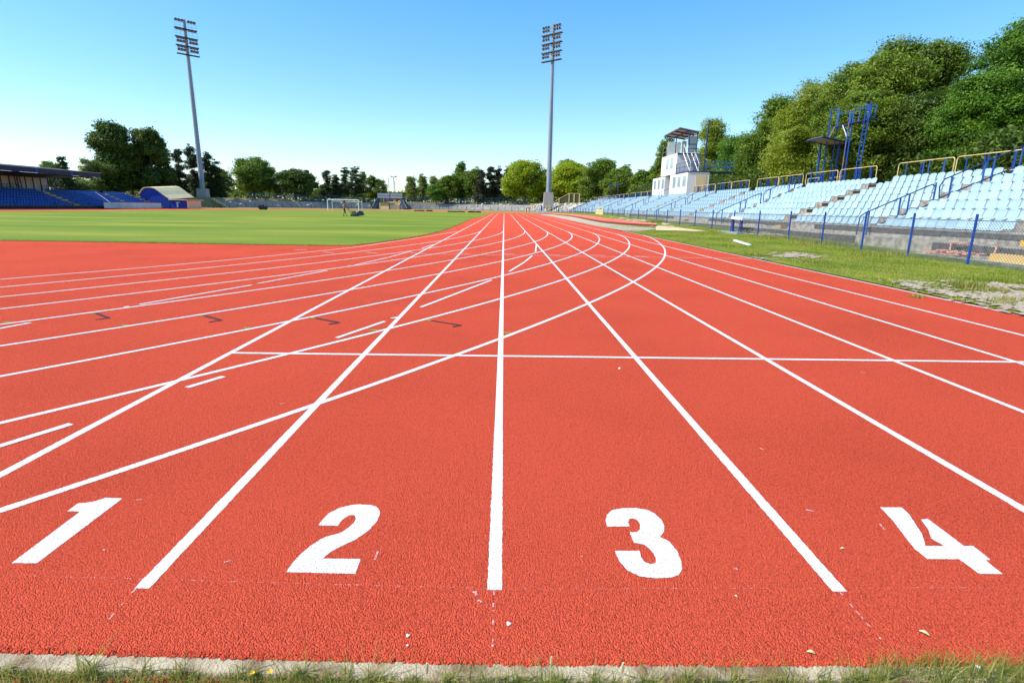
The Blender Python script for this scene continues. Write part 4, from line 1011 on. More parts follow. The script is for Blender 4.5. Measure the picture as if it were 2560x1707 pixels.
# ------------------------------------------------------------ far bend terraces
TERR = mat('terrace concrete', (.30, .29, .27), (.50, .48, .45), scale=.9, bump=.2, bscale=10, ramp=(.35, .65))
def terrace(t0, t1, label, nst=6, seed=1):
    t = thing("terrace", (*ell((t0+t1)/2, 2), .4), label, "terrace", "concrete terraces round the far bend")
    mb = MB(); rnd = random.Random(seed); prof = [(1.6, .2)]
    z = .42; d = 1.6
    for i in range(nst): prof += [(d, z+.30), (d+.75, z+.30)]; z += .355; d += .75
    prof = [(1.6, .2)]+[p for p in prof[1:]]
    prof += [(d+1.5, z-.05), (d+1.5, -.2)]
    k = len(prof); N = int(abs(t1-t0)*80)
    for i in range(N+1):
        a = t0+(t1-t0)*i/N
        for j, (dd, zz) in enumerate(prof):
            x, y = ell(a, dd); jj = .012*rnd.random() if 1 < j < k-1 else 0
            mb.v.append((x, y, zz-jj))
    mb.f = [(i*k+j, i*k+j+1, (i+1)*k+j+1, (i+1)*k+j) for i in range(N) for j in range(k-1)]
    mb.f += [tuple(range(k)), tuple(range(N*k, N*k+k))[::-1]]
    mb.build("steps", TERR, t)
    gl_ = MB()
    for i in range(nst):      # dark timber noses on each step
        for q in range(N):
            a = t0+(t1-t0)*q/N; b = t0+(t1-t0)*(q+1)/N
            dd = 1.6+.75*i; zz = .42+.355*i+.30
            p0 = ell(a, dd-.02); p1 = ell(b, dd-.02); gl_.quad((*p0, zz-.2), (*p1, zz-.2), (*p1, zz-.06), (*p0, zz-.06))
    gl_.build("step_boards", mat("grey step board", (.13, .125, .13), (.22, .21, .21), scale=.5), t, fixn=False)["kind"] = "stuff"
    rub = MB()
    for q in range(int(abs(t1-t0)*(260 if seed == 3 else 25))):
        a = t0+(t1-t0)*rnd.random(); i = rnd.random()*(nst-1)+.4; x, y = ell(a, 1.6+.75*i); s = rnd.uniform(.08, .26)
        rub.obox((x, y, .42+.355*int(i)+.3+s*.4), (rnd.random(), rnd.random(), .2), (-.5, .7, .1), (0, .2, 1), s*1.5, s, s*.6)
    rub.build("loose_blocks", mat("pale rubble", (.36, .34, .30), (.58, .56, .5), scale=2), t)["kind"] = "stuff"
    return t
terrace(-.03, .62, "pale broken stone terrace beside the right floodlight base", 6, 3)
terrace(.64, 1.70, "grey stepped terrace behind the fence right of the scoreboard gate", 5, 5)
terrace(1.90, 2.86, "long grey stepped terrace behind the goal, left of the scoreboard gate", 5, 7)
# dark railing on top
bf = thing("back_fence", (*ell(1.5, 8), 2.6), "dark green blue mesh railing along the back of the far terraces", "fence")
bm_ = MB(); bp2 = MB()
for t0, t1 in ((.75, 1.68), (1.93, 2.7)):
    P = arc_pts(t0, t1, 2.4, 6.4, 2.2)
    for a, b in zip(P, P[1:]):
        for h in (1.1, .1, 1.9): bp2.tube(a+Vector((0, 0, h)), b+Vector((0, 0, h)), .035, 4)
        bp2.tube(a, a+Vector((0, 0, 1.9)), .06, 4)
        for i in range(12): p = a.lerp(b, i/12); bm_.tube(p+Vector((0, 0, .1)), p+Vector((0, 0, 1.9)), .028, 3, cap=False)
bp2.build("rails", mat("dark teal paint", (.02, .06, .09), (.03, .09, .11)), bf); bm_.build("bars", MATS["dark teal paint"], bf)
# yellow stair strips on the terraces
for i, (u, lb) in enumerate([(606, "orange yellow stair through the terrace nearest the tunnel building"), (775, "pale yellow stair strip through the terrace left of the goal"), (1300, "yellow edged stair up the stone terrace near the floodlight")]):
    k = (u-1247)/FP*1.0
    # find ellipse point along this sight line
    bt = min((abs(math.atan2(ell(t/500)[0], ell(t/500)[1])-math.atan((u-1257)/FP)), t/500) for t in range(20, 1540))[1]
    mb = MB()
    for s in range(6):
        x, y = ell(bt, 1.5+.75*s); x2, y2 = ell(bt+.012, 1.5+.75*s); mb.prism([(x, y, .3+.355*s), (x2, y2, .3+.355*s), (x2, y2, .66+.355*s), (x, y, .66+.355*s)], (Vector((*ell(bt, 2.2+.75*s), 0))-Vector((*ell(bt, 1.5+.75*s), 0))))
    tag(mb.build("terrace_stair", YELLOW), lb, "stair", "yellow stairs in the far terraces")
# scoreboard and gate
GYY = 181.
sb = thing("scoreboard", (*at(975, 505, Y=GYY+9).xy, 2.6), "long pale grey two row board on posts above the far gate", "scoreboard")
SY = GYY+9; A_ = at(943, 496, Y=SY); B_ = at(1006.5, 483.5, Y=SY); zc = (A_.z+B_.z)/2
MB().box(A_.x, B_.x, SY, SY+.25, A_.z, B_.z).build("frame", DARK, sb)
xm = (A_.x+B_.x)/2
for x0, x1 in ((A_.x+.12, xm-.1), (xm+.1, B_.x-.12)):
    for z0, z1 in ((A_.z+.1, zc-.06), (zc+.06, B_.z-.1)): MB().box(x0, x1, SY-.05, SY-.01, z0, z1).build("panel", mat("pale lilac grey panel", (.36, .36, .42), (.42, .43, .47), scale=.7, rough=.6), sb)
for x in (A_.x+.1, xm, B_.x-.1): MB().tube((x, SY+.1, 1.5), (x, SY+.1, A_.z), .12, 6).build("post", DARK, sb)
for i, (u, lb) in enumerate([(933, "left blue topped slanting wall of the far entrance"), (1013, "right blue topped slanting wall of the far entrance")]):
    sg = 1 if i == 0 else -1; t = thing("entrance_wall", (*at(u, 522, Y=GYY).xy, .3), lb, "wall", "slanting walls of the far entrance")
    f = lambda a, v: at(u+sg*a, v, Y=GYY)
    MB().prism([f(-4, 521), f(8, 521), f(10, 508), f(3, 508)], (0, 5, 0)).build("lower_wall", mat("dark grey wall", (.10, .10, .13), (.16, .16, .2)), t)
    MB().prism([f(3, 507.9), f(10, 507.9), f(10, 500), f(7, 500)], (0, 5, 0)).build("blue_top", BLUE, t)
    MB().prism([f(-5.5, 521), f(-4.1, 521), f(7, 499.8), f(5.6, 499.8)], (0, -.3, 0)).build("pale_edge", GREYCLAD, t)
gt = thing("entrance_gate", (*at(960, 523, Y=GYY-2).xy, .3), "orange yellow low gate in front of the far entrance", "gate")
A_ = at(948, 523, Y=GYY-2); B_ = at(972, 507, Y=GYY-2); zc = (A_.z+B_.z)/2
MB().box(A_.x, B_.x, A_.y, A_.y+.08, A_.z, zc).build("lower_panel", CREAM, gt); MB().box(A_.x, B_.x, A_.y, A_.y+.08, zc+.02, B_.z).build("upper_panel", mat("orange mesh", (.28, .17, .05), (.38, .26, .1), scale=2), gt)
for x in (A_.x-.1, B_.x+.1): MB().box(x-.12, x+.12, A_.y-.05, A_.y+.15, 0, B_.z+.1).build("post", DARK, gt)
MB().box(xm-1.2, xm-.8, A_.y-.02, A_.y-.001, A_.z, B_.z).build("stripe", YELLOW, gt)
A_ = at(974, 521, Y=GYY-1); B_ = at(993, 513, Y=GYY-1); tag(MB().box(A_.x, B_.x, A_.y, A_.y+.3, A_.z-.3, B_.z).build("low_wall", CONC), "low pale wall right of the orange gate", "wall")
A_ = at(965, 512, Y=GYY+16); B_ = at(978, 499, Y=GYY+16); tag(MB().box(A_.x, B_.x, A_.y, A_.y+3, 1, B_.z).build("kiosk", mat("mid blue sheet", (.03, .12, .35), (.04, .15, .4))), "mid blue kiosk seen through the far entrance", "kiosk")
kr = MB(); A_ = at(964, 499, Y=GYY+20); B_ = at(992, 496.5, Y=GYY+20); kr.box(A_.x, B_.x, A_.y, A_.y+4, A_.z, B_.z+.1); kr.box(A_.x+.2, A_.x+.5, A_.y, A_.y+.3, 2, A_.z); kr.box(B_.x-.5, B_.x-.2, A_.y, A_.y+.3, 2, A_.z)
tag(kr.build("red_roofed_stall", mat("brick red roof", (.35, .09, .05), (.4, .14, .08))), "low red roofed stall under the scoreboard", "stall")
for u, vt, lb in [(957.5, 444, "thin flagpole behind the scoreboard's left half"), (971.2, 444, "thin flagpole above the middle of the scoreboard"), (987, 452, "shortest flagpole, right of the lamp pole"), (935, 444, "thin pole among the trees left of the scoreboard")]:
    p = at(u, vt, Y=215); tag(MB().tube((p.x, p.y, 2.4), p, .11, 6).build("flagpole", mat("pale pole", (.30, .36, .40), (.34, .4, .44))), lb, "pole", "thin poles behind the scoreboard")
lp = thing("lamp_pole", (*at(984, 500, Y=215).xy, 2.5), "pole with two small lamp heads behind the scoreboard", "lamp post")
p = at(984, 443, Y=215); MB().tube((p.x, p.y, 2.4), p, .13, 6).build("pole", MATS["pale pole"], lp)
for s in (-1, 1): MB().obox(p+Vector((s*.75, 0, .15)), (1, 0, s*.3), (0, 1, 0), (0, 0, 1), .55, .25, .13).build("lamp_head", DARK, lp)
MB().tube(p-Vector((.9, 0, 0)), p+Vector((.9, 0, 0)), .06, 4).build("cross_arm", MATS["pale pole"], lp)

# ------------------------------------------------------------ left stand
ls = thing("covered_grandstand", (-71, 100, 0), "stepped grandstand with royal blue seats and a dark cantilever roof at left", "grandstand")
LX = lambda k: -(70.6+.9*(k-1)); LZ = lambda k: .55+.36*(k-1); NK = 7; LY0, LY1 = 62, 117.3
mb = MB(); prof = [(-69.9, -.1), (-69.9, .2)]
for k in range(1, NK+1): prof += [(LX(k), LZ(k)-.36 if k > 1 else .2), (LX(k), LZ(k))]
prof += [(-78.5, LZ(NK)), (-78.5, -.1)]
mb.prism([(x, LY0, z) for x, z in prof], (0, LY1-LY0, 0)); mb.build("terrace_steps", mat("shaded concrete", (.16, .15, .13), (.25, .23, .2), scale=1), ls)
LA = [(66, 67.3), (80.2, 81.4), (95.4, 96.6), (109.6, 110.8)]
for a, b in LA:
    for k in range(1, NK+1): MB().box(LX(k), LX(k)+.5, a, b, LZ(k)-.36, LZ(k)-.16).build("aisle_step", YSTEP if k > 3 else BSTEP, ls)
sl_ = []
for k in range(1, NK+1):
    y = LY0+.3
    while y < LY1-.3:
        if not any(a-.1 < y < b+.1 for a, b in LA): sl_.append((LX(k)-.06, y, LZ(k)))
        y += .56
o = merge_seats(sl_, lowV, lowF, "royal_blue_seats", BSEAT, flip=-1, sc=1.12); tag(o, "rows of royal blue seats on the covered stand at left", "seats", kind='stuff')
wl = MB().box(-79.6, -79.4, 60, 101.5, 2.0, 5.6).build("back_wall", CRWALL, ls)
fr_ = MB()
y = 61.
while y < 101.6:
    fr_.box(-79.39, -79.3, y, y+.12, 2.7, 5.5); y += 1.55
fr_.build("wall_mullions", DBLUE, ls)
tr_ = MB()
for y in (64, 71.5, 79, 86.5, 94, 101.2):
    for dx in (0, .8): tr_.tube((-78.6+dx, y, 2.6), (-78.9+dx, y, 6.1), .07, 6)
    z = 2.8; s = 0
    while z < 5.8: tr_.tube((-78.6+(.8 if s else 0), y, z), (-78.65+(0 if s else .8), y, z+.45), .04, 4); z += .45; s = 1-s
    tr_.tube((-79.2, y, 6.2), (-71.6, y, 5.35), .06, 6); tr_.tube((-79.2, y, 6.7), (-71.6, y, 5.75), .06, 6)
    for i in range(10):
        f = i/10; x = -79.2+7.6*f; tr_.tube((x, y, 6.2-.85*f), (x+.38, y, 6.65-.95*f), .035, 4); tr_.tube((x+.38, y, 6.65-.95*f), (x+.76, y, 6.2-.85*(f+.1)), .035, 4)
tr_.build("roof_truss", DBLUE, ls)
rfm = MB().prism([(-71.4, 58, 5.98), (-79.9, 58, 6.75), (-79.9, 103.2, 6.75), (-71.4, 103.2, 5.98)], (0, 0, .1)); rfm.build("roof", mat("roof underside sheet", (.05, .05, .07), (.08, .08, .1), rough=.7), ls)
MB().prism([(-71.35, 58, 5.35), (-71.35, 103.2, 5.35), (-71.35, 103.2, 6.06), (-71.35, 58, 6.06)], (.06, 0, 0)).build("fascia", DARK, ls)
MB().prism([(-71.5, 58, 5.30), (-79.3, 58, 5.0), (-79.3, 101, 5.0), (-71.5, 101, 5.30)], (0, 0, .04)).build('soffit', DARK, ls)
MB().box(-71.5, -71.28, 58, 103.3, 6.07, 6.14).build("gutter", GALV, ls)
fx = MB()
for i, y in enumerate((75, 82, 89, 96)): fx.box(-71.28, -71.24, y, y+.5, 5.35, 6.05)
fx.tube((-71.26, 83, 6.0), (-71.26, 92, 5.4), .03, 4); fx.tube((-71.26, 83, 5.4), (-71.26, 92, 6.0), .03, 4)
fx.tube((-71.26, 58, 5.5), (-71.26, 103, 5.5), .03, 4); fx.build("fascia_frame", BLUE, ls)
hr = MB()
for (y0, y1) in ((63, 66), (70, 74), (77, 80), (84.5, 88), (90, 93.5), (98, 100.8)):
    railing(hr, (-77.8, y0, LZ(NK)+.1), (-77.8, y1, LZ(NK)+.1), .9, 3, .035)
hr.build("back_railing", DBLUE, ls)
MB().box(-70.0, -69.9, LY0, LY1, .1, .5).build("kick_panel", mat("dark maroon board", (.05, .02, .025), (.08, .04, .04)), ls)
MB().tube(at(235, 478, X=-77), at(278, 508, X=-70.5), .05, 5).build("sloping_rail", GALV, ls)
tag(MB().box(-68.95, -68.9, 99.4, 115.8, .12, 1.12).build("banner", mat("white banner", (.50, .50, .50), (.66, .66, .64), scale=.5)), "long whitish board fixed along the fence below the blue seats", "banner")
# tunnel building: its side wall faces the near end, the roof runs down towards the pitch
tn_ = thing("tunnel_building", (-71.5, 120, 0), "royal blue players tunnel building with a curved cream roof", "building")
TY = 118.6; fq = lambda u, v, dy=0: at(u, v, Y=TY+dy)
FB = [fq(349.7, 487), fq(361, 471.5), fq(385.5, 471.5), fq(424, 499.5), fq(424, 520)]
poly = FB+[Vector((FB[-1].x, TY, .1)), Vector((FB[0].x, TY, .1))]
MB().prism(poly, (0, 8.5, 0)).build("wall", mat("royal blue wall", (.004, .03, .26), (.007, .038, .30), rough=.6), tn_)
top = [fq(348, 486), fq(354, 477), fq(360, 470.8), (fq(368, 469.8)), fq(378, 469.8), fq(387, 471.5), fq(400, 480.5), fq(412, 489.8), fq(426, 499)]
rm_ = MB()
for a, b in zip(top, top[1:]): rm_.prism([a+Vector((0, -.25, 0)), b+Vector((0, -.25, 0)), b+Vector((0, 9, .5)), a+Vector((0, 9, .5))], (0, 0, .16))
rm_.build("roof", CREAM, tn_)
A_ = fq(424.2, 500.5); B_ = fq(468, 520)
MB().box(A_.x, B_.x, TY-.02, TY+5.5, .1, A_.z).build("annex", MATS["royal blue wall"], tn_)
MB().box(B_.x+.01, B_.x+.06, TY+.1, TY+5.5, .1, A_.z-.05).build("end_wall", CREAM, tn_)
MB().box(A_.x-.1, B_.x+.5, TY-.35, TY+6, A_.z+.01, A_.z+.14).build("annex_roof", CREAM, tn_)
C_ = fq(440, 508); D_ = fq(449, 505.5); MB().box(C_.x, D_.x, TY-.06, TY-.03, C_.z, D_.z).build("sign_plate", GREYCLAD, tn_)
C_ = fq(444, 519); MB().box(C_.x-.1, C_.x+.22, TY-.06, TY-.03, .3, 1.2).build("sign_post", GREYCLAD, tn_)
sg_ = MB()
for k in range(1, NK+1): sg_.box(LX(k), LX(k)+.5, TY-1.2, TY-.05, .1, LZ(k)-.12)
sg_.build("side_steps", BSTEP, tn_)

# ------------------------------------------------------------ goal, wagon, odds and ends on the far side
gl2 = thing("football_goal", (*at(858, 526, Y=131).xy, 0), "white football goal at the far end of the pitch", "goal")
A_ = at(820, 526.3, Z=0.0); gy = 131.; A_ = Vector((at(820, 524, Y=gy).x, gy, 0)); B_ = Vector((at(897, 524, Y=gy).x, gy, 0))
zt = at(820, 499, Y=gy).z
mb = MB(); mb.tube(A_, A_+Vector((0, 0, zt)), .1, 8); mb.tube(B_, B_+Vector((0, 0, zt)), .1, 8); mb.tube(A_+Vector((0, 0, zt)), B_+Vector((0, 0, zt)), .1, 8); mb.build("frame", WHP, gl2)
C_ = Vector((at(831, 520, Y=gy+2).x, gy+2, 0)); D_ = Vector((at(905.5, 520, Y=gy+2).x, gy+2, 0)); zb2 = at(860, 504, Y=gy+2).z
mb = MB()
for p, z in ((C_, zb2), (D_, zt)): mb.tube(p, p+Vector((0, 0, z)), .06, 6)
mb.tube(C_+Vector((0, 0, zb2)), D_+Vector((0, 0, zb2)), .045, 6); mb.build("rear_stanchion", WHP, gl2)
wg = thing("roller", (*at(654, 521, Y=128).xy, .1), "dark flat bed roller parked on the far clay track edge", "roller")
A_ = at(644, 519, Y=128); B_ = at(663, 515, Y=128); MB().box(A_.x, B_.x, 128, 129.4, A_.z, B_.z).build("bed", DARK, wg); MB().box(A_.x+.3, B_.x-.9, 128.1, 129.2, B_.z, B_.z+.22).build("load", BLACKM, wg)
for x in (A_.x+.5, B_.x-.4): MB().tube((x, 128, .35), (x, 129.4, .35), .33, 12).build("wheel", BLACKM, wg)
for i, (u, v, L, lb) in enumerate([(1187, 531.2, 2.6, "black crumpled tarpaulin at the corner of the pitch"), (1048, 527.6, 2.2, "small black tarpaulin heap near the far gate"), (1073, 527.8, 1.4, "tiny black heap right of the small tarpaulin"), (1140, 530.2, 3.4, "long flat black sheet beside the pitch corner")]):
    p = at(u, v, Z=.05); mb = MB(); rnd = random.Random(i)
    for q in range(14): mb.obox(p+Vector((rnd.uniform(-L, L)*.5, rnd.uniform(-.3, .3), .1)), (1, rnd.uniform(-.4, .4), rnd.uniform(-.12, .12)), (0, 1, .2), (0, 0, 1), L*.16, .3, .05+.12*rnd.random()*(1 if L < 3 else .3))
    tag(mb.build("tarpaulin", BLACKM), lb, "tarpaulin", "dark heaps along the far end of the pitch")
p = at(1298, 530, Z=.1); mb = MB(); rnd = random.Random(5)
for q in range(16): mb.obox(p+Vector((rnd.uniform(-.7, .7), rnd.uniform(-.3, .3), .15+.3*rnd.random())), (1, rnd.uniform(-1, 1), rnd.uniform(-.4, .4)), (0, 1, .2), (0, 0, 1), .35, .2, .12)
tag(mb.build("stacked_blocks", mat("red brown lump", (.14, .03, .02), (.2, .06, .04))), "dark red heap of starting blocks at the end of the straight", "equipment")
p = at(1316, 526, Y=150); mb = MB().tube((p.x, 150, .4), (p.x, 150, at(1316, 521, Y=150).z), .12, 6).tube((p.x, 150, at(1316, 521, Y=150).z), (p.x+.8, 150, at(1318, 520, Y=150).z), .1, 6)
tag(mb.build("water_tap", DARK), "small dark crooked standpipe in front of the stone terrace", "pipe")
p = at(1354, 527, Y=140); q = at(1354, 514, Y=140); tag(MB().tube((p.x, 140, .2), (q.x, 140, q.z), .2, 8).build("blue_post", BLUE), "thick dark blue post beside the yellow ladder frame", "post")
yf = thing("ladder_stand", (*at(1369, 528, Y=141).xy, .4), "yellow ladder frame in front of the stone terrace", "frame")
for u in (1365.5, 1373): a = at(u, 530, Y=141); b = at(u, 513, Y=141); MB().tube((a.x, 141, .3), b, .1, 6).build("upright", YELLOW, yf)
mb = MB()
for v in (514, 518, 522, 526): mb.tube(at(1365.5, v, Y=141), at(1373, v, Y=141), .06, 5)
mb.build("rung", YELLOW, yf)
p = at(1355, 529.5, Y=138); tag(MB().obox(p, (1, .1, 0), (0, 1, 0), (0, 0, 1), 1.4, .5, .2).build("white_box", WHP), "low white box at the foot of the blue post", "box")
yf2 = thing("yellow_hoop", (*at(1305, 505, Y=181).xy, 2), "small yellow hoop frame on top of the stone terrace", "frame")
Q = [at(1293, 503.5, Y=168), at(1293, 499.3, Y=168), at(1305, 499.3, Y=168), at(1305, 503.5, Y=168)]; MB().path(Q, .08, 5).build("hoop", YELLOW, yf2)
a = at(982, 530, Z=0)
# chalk edge of the far track
mark([(-66.3, 40), (-66.3, 132)], .25, .02, "edge_line")

# ------------------------------------------------------------ mower and man
my = 69.5
def mp(u, v): return at(840+u/22.4, 490+v/22.4, Y=my)
mw = thing("lawn_mower", (mp(1150, 1150).x, my, 0), "green walk behind mower with a big dark blue grass box on the pitch", "lawn mower")
W2 = Vector((0, .8, 0)); z0 = mp(1000, 1155).z
def mpp(pts, off=(0, .8, 0), y0=-.4): return [mp(*p)+Vector((0, y0, -z0)) for p in pts]
MB().prism(mpp([(860, 1130), (850, 1050), (900, 1020), (1130, 1030), (1190, 1080), (1180, 1135)]), (0, .8, 0)).build("deck", mat("mower green", (.01, .12, .06), (.015, .16, .08), rough=.4), mw)
MB().prism(mpp([(900, 980), (890, 890), (930, 865), (1050, 850), (1085, 890), (1105, 1020), (930, 1020)], y0=-.25), (0, .5, 0)).build("engine", mat("engine grey", (.10, .08, .07), (.2, .17, .15), rough=.5), mw)
MB().prism(mpp([(1140, 1010), (1340, 850), (1450, 865), (1555, 1050), (1500, 1100), (1200, 1135)]), (0, .8, 0)).build("grass_box", mat("navy fabric", (.012, .022, .06), (.02, .04, .11), rough=.6), mw)
for u in (930, 1080, 1170):
    for yo in (-.45, .41): c = mp(u, 1120)+Vector((0, yo, -z0)); MB().tube(c, c+Vector((0, .05, 0)), .12, 12).build("wheel", BLACKM, mw)
hm = MB()
for yo in (-.3, .3):
    a = mp(900, 1020)+Vector((0, yo, -z0)); b = mp(690, 735)+Vector((0, yo, -z0)); hm.tube(a, b, .022, 6)
hm.tube(mp(690, 735)+Vector((0, -.3, -z0)), mp(690, 735)+Vector((0, .3, -z0)), .022, 6); hm.tube(mp(860, 900)+Vector((0, -.3, -z0)), mp(755, 745)+Vector((0, -.1, -z0)), .016, 6); hm.build("handle", MATS["mower green"], mw)
# person: one skinned body
SKIN = mat("tanned skin", (.20, .10, .06), (.26, .13, .08), scale=5, rough=.55)
def skin_obj(name, joints, edges, material, parent=None, sub=2):
    me = bpy.data.meshes.new(name); me.from_pydata([j[0] for j in joints], edges, []); me.materials.append(material)
    o = bpy.data.objects.new(name, me); COL.objects.link(o)
    sk = o.modifiers.new("skin", 'SKIN'); me.skin_vertices.new() if not me.skin_vertices else None
    for i, j in enumerate(joints): r = j[1]; me.skin_vertices[0].data[i].radius = (r, r) if not isinstance(r, tuple) else r
    me.skin_vertices[0].data[0].use_root = True; sk.use_smooth_shade = True; sk.branch_smoothing = .6
    if sub: s = o.modifiers.new("sub", 'SUBSURF'); s.levels = sub; s.render_levels = sub
    if parent: o.parent = parent
    return o
px0 = mp(470, 1150).x
pers = thing("person", (px0, my, 0), "shirtless man in dark shorts walking behind the mower across the pitch", "person")
J = []; Eg = []
def jn(p, r, par=None):
    J.append((p, r)); 
    if par is not None: Eg.append((par, len(J)-1))
    return len(J)-1
# facing +x; local coordinates x forward, y left, z up
pel = jn((0, 0, .93), .125); wst = jn((.02, 0, 1.10), .115, pel); chs = jn((.06, 0, 1.32), .145, wst); shc = jn((.08, 0, 1.45), .10, chs); nk = jn((.10, 0, 1.53), .058, shc)
jaw = jn((.135, 0, 1.61), .078, nk); hd_ = jn((.125, 0, 1.70), .098, jaw); crn = jn((.115, 0, 1.765), .075, hd_); nose = jn((.235, 0, 1.655), .014, jaw)
for s in (-1, 1):
    h = jn((0, s*.10, .90), .095, pel); kx = .16 if s < 0 else -.02; kn = jn((kx, s*.11, .50), .062, h)
    ax = .26 if s < 0 else -.20; cf = jn(((kx*.6+ax*.4), s*.11, .34), .058, kn); an = jn((ax, s*.11, .085), .04, cf); to = jn((ax+.10, s*.12, .045), .042, an); jn((ax+.19, s*.125, .035), .03, to)
    sh_ = jn((.07, s*.185, 1.43), .066, shc); el = jn((.20, s*.25, 1.17), .045, sh_); wr = jn((.40, s*.27, 1.0), .030, el); pm_ = jn((.455, s*.27, .965), .034, wr)
    for q, (dy, L) in enumerate([(-.03, .062), (-.01, .075), (.012, .07), (.032, .055)]):
        a1 = jn((.50, s*.27+dy, .955), .010, pm_); a2 = jn((.50+L*.5, s*.27+dy, .93), .009, a1); jn((.49+L*.4, s*.27+dy, .905), .008, a2)
    jn((.49, s*.27-s*.045, .935), .010, pm_)
    jn((.125, s*.098, 1.66), .016, hd_)
body = skin_obj("body", J, Eg, SKIN, pers)
J = []; Eg = []
pel = jn((0, 0, .95), .14); jn((.01, 0, 1.04), .125, pel)
for s in (-1, 1):
    kx = .16 if s < 0 else -.02; h = jn((0.01, s*.105, .88), .118, pel); jn((kx*.55, s*.11, .68), .10, h); jn((kx*.85, s*.11, .55), .095, len(J)-1)
skin_obj("shorts", J, Eg, mat("dark shorts", (.012, .014, .02), (.03, .02, .03), scale=6), pers)
J = []; Eg = []
a = jn((.10, 0, 1.71), .102); b = jn((.095, 0, 1.78), .082, a); jn((.04, 0, 1.68), .07, a)
skin_obj("hair", J, Eg, mat("dark hair", (.02, .014, .01), (.035, .025, .02)), pers)
for s in (-1, 1):
    ax = .26 if s < 0 else -.20
    J = []; Eg = []; a = jn((ax, s*.115, .05), .052); b = jn((ax+.1, s*.12, .045), .05, a); jn((ax+.2, s*.125, .04), .038, b); skin_obj("shoe", J, Eg, BLACKM, pers)
pers.location = (px0+.02, my, 0)

# ------------------------------------------------------------ trees
LM = {
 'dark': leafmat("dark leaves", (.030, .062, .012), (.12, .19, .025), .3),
 'mid': leafmat("green leaves", (.055, .115, .012), (.20, .30, .030), .35),
 'vivid': leafmat("vivid green leaves", (.035, .105, .010), (.16, .32, .028), .36),
 'bright': leafmat("yellow green leaves", (.15, .25, .010), (.40, .48, .02), .42),
 'olive': leafmat("olive leaves", (.055, .105, .010), (.22, .32, .030), .36),
 'gold': leafmat("golden green leaves", (.095, .155, .010), (.33, .40, .040), .36),
 'pale': leafmat("pale leaves", (.09, .14, .03), (.30, .36, .09), .38),
 'pine': leafmat("pine needles", (.018, .036, .012), (.07, .10, .026), .12),
 'brown': leafmat("brownish pine needles", (.022, .028, .012), (.075, .07, .032), .12),
}
def crown_blobs(kind, rnd):
    """blobs (x, y, z, r, rz, weight) in a crown of width 1 and height 1"""
    B = []
    if kind == 'round':
        B.append((0, 0, .5, .30, .33))
        for i in range(34):
            a = rnd.uniform(0, 6.283); e = rnd.uniform(-.75, 1.35); r = rnd.uniform(.09, .2); R_ = .49-r*.85
            B.append((R_*math.cos(a)*math.cos(e), R_*math.sin(a)*math.cos(e), .5+(.5-r*.75)*math.sin(e), r, r*rnd.uniform(.7, 1)))
    elif kind == 'tall':
        for i in range(34):
            z = rnd.uniform(.08, .95); w = (.36*math.sin(math.pi*min(1, (z*.8+.18)))**.7); a = rnd.uniform(0, 6.283); r = rnd.uniform(.09, .17)
            B.append((w*math.cos(a)*rnd.random()**.4, w*math.sin(a)*rnd.random()**.4, z, r, r*rnd.uniform(.7, 1.2)*.8))
        B.append((0, 0, .45, .26, .36))
    elif kind == 'loose':
        for i in range(30):
            z = rnd.uniform(.04, .96); w = .42*(1-abs(z-.42)*1.1); a = rnd.uniform(0, 6.283); r = rnd.uniform(.06, .13)
            B.append((w*math.cos(a)*rnd.random()**.35, w*math.sin(a)*rnd.random()**.35, z, r, r*1.1))
    elif kind == 'conifer':
        for i in range(46):
            z = i/46; w = .46*(1-z)**.85; n = 3
            for q in range(n): a = rnd.uniform(0, 6.283); B.append((w*.62*math.cos(a), w*.62*math.sin(a), z+.02, max(.03, w*.42), .03))
        B.append((0, 0, .3, .15, .28)); B.append((0, 0, .9, .03, .1))
    elif kind == 'pine':
        for i in range(44):
            z = rnd.uniform(.03, .96); w = (.38*(1-z)**.5+.03)*rnd.random()**.4; a = rnd.uniform(0, 6.283); r = rnd.uniform(.11, .2)*(1.15-z*.55)
            B.append((w*math.cos(a), w*math.sin(a), z, r, r*.36))
        for z in (.2, .4, .6, .8, .93): B.append((rnd.uniform(-.06, .06), 0, z, .17*(1.2-z), .12))
    return B
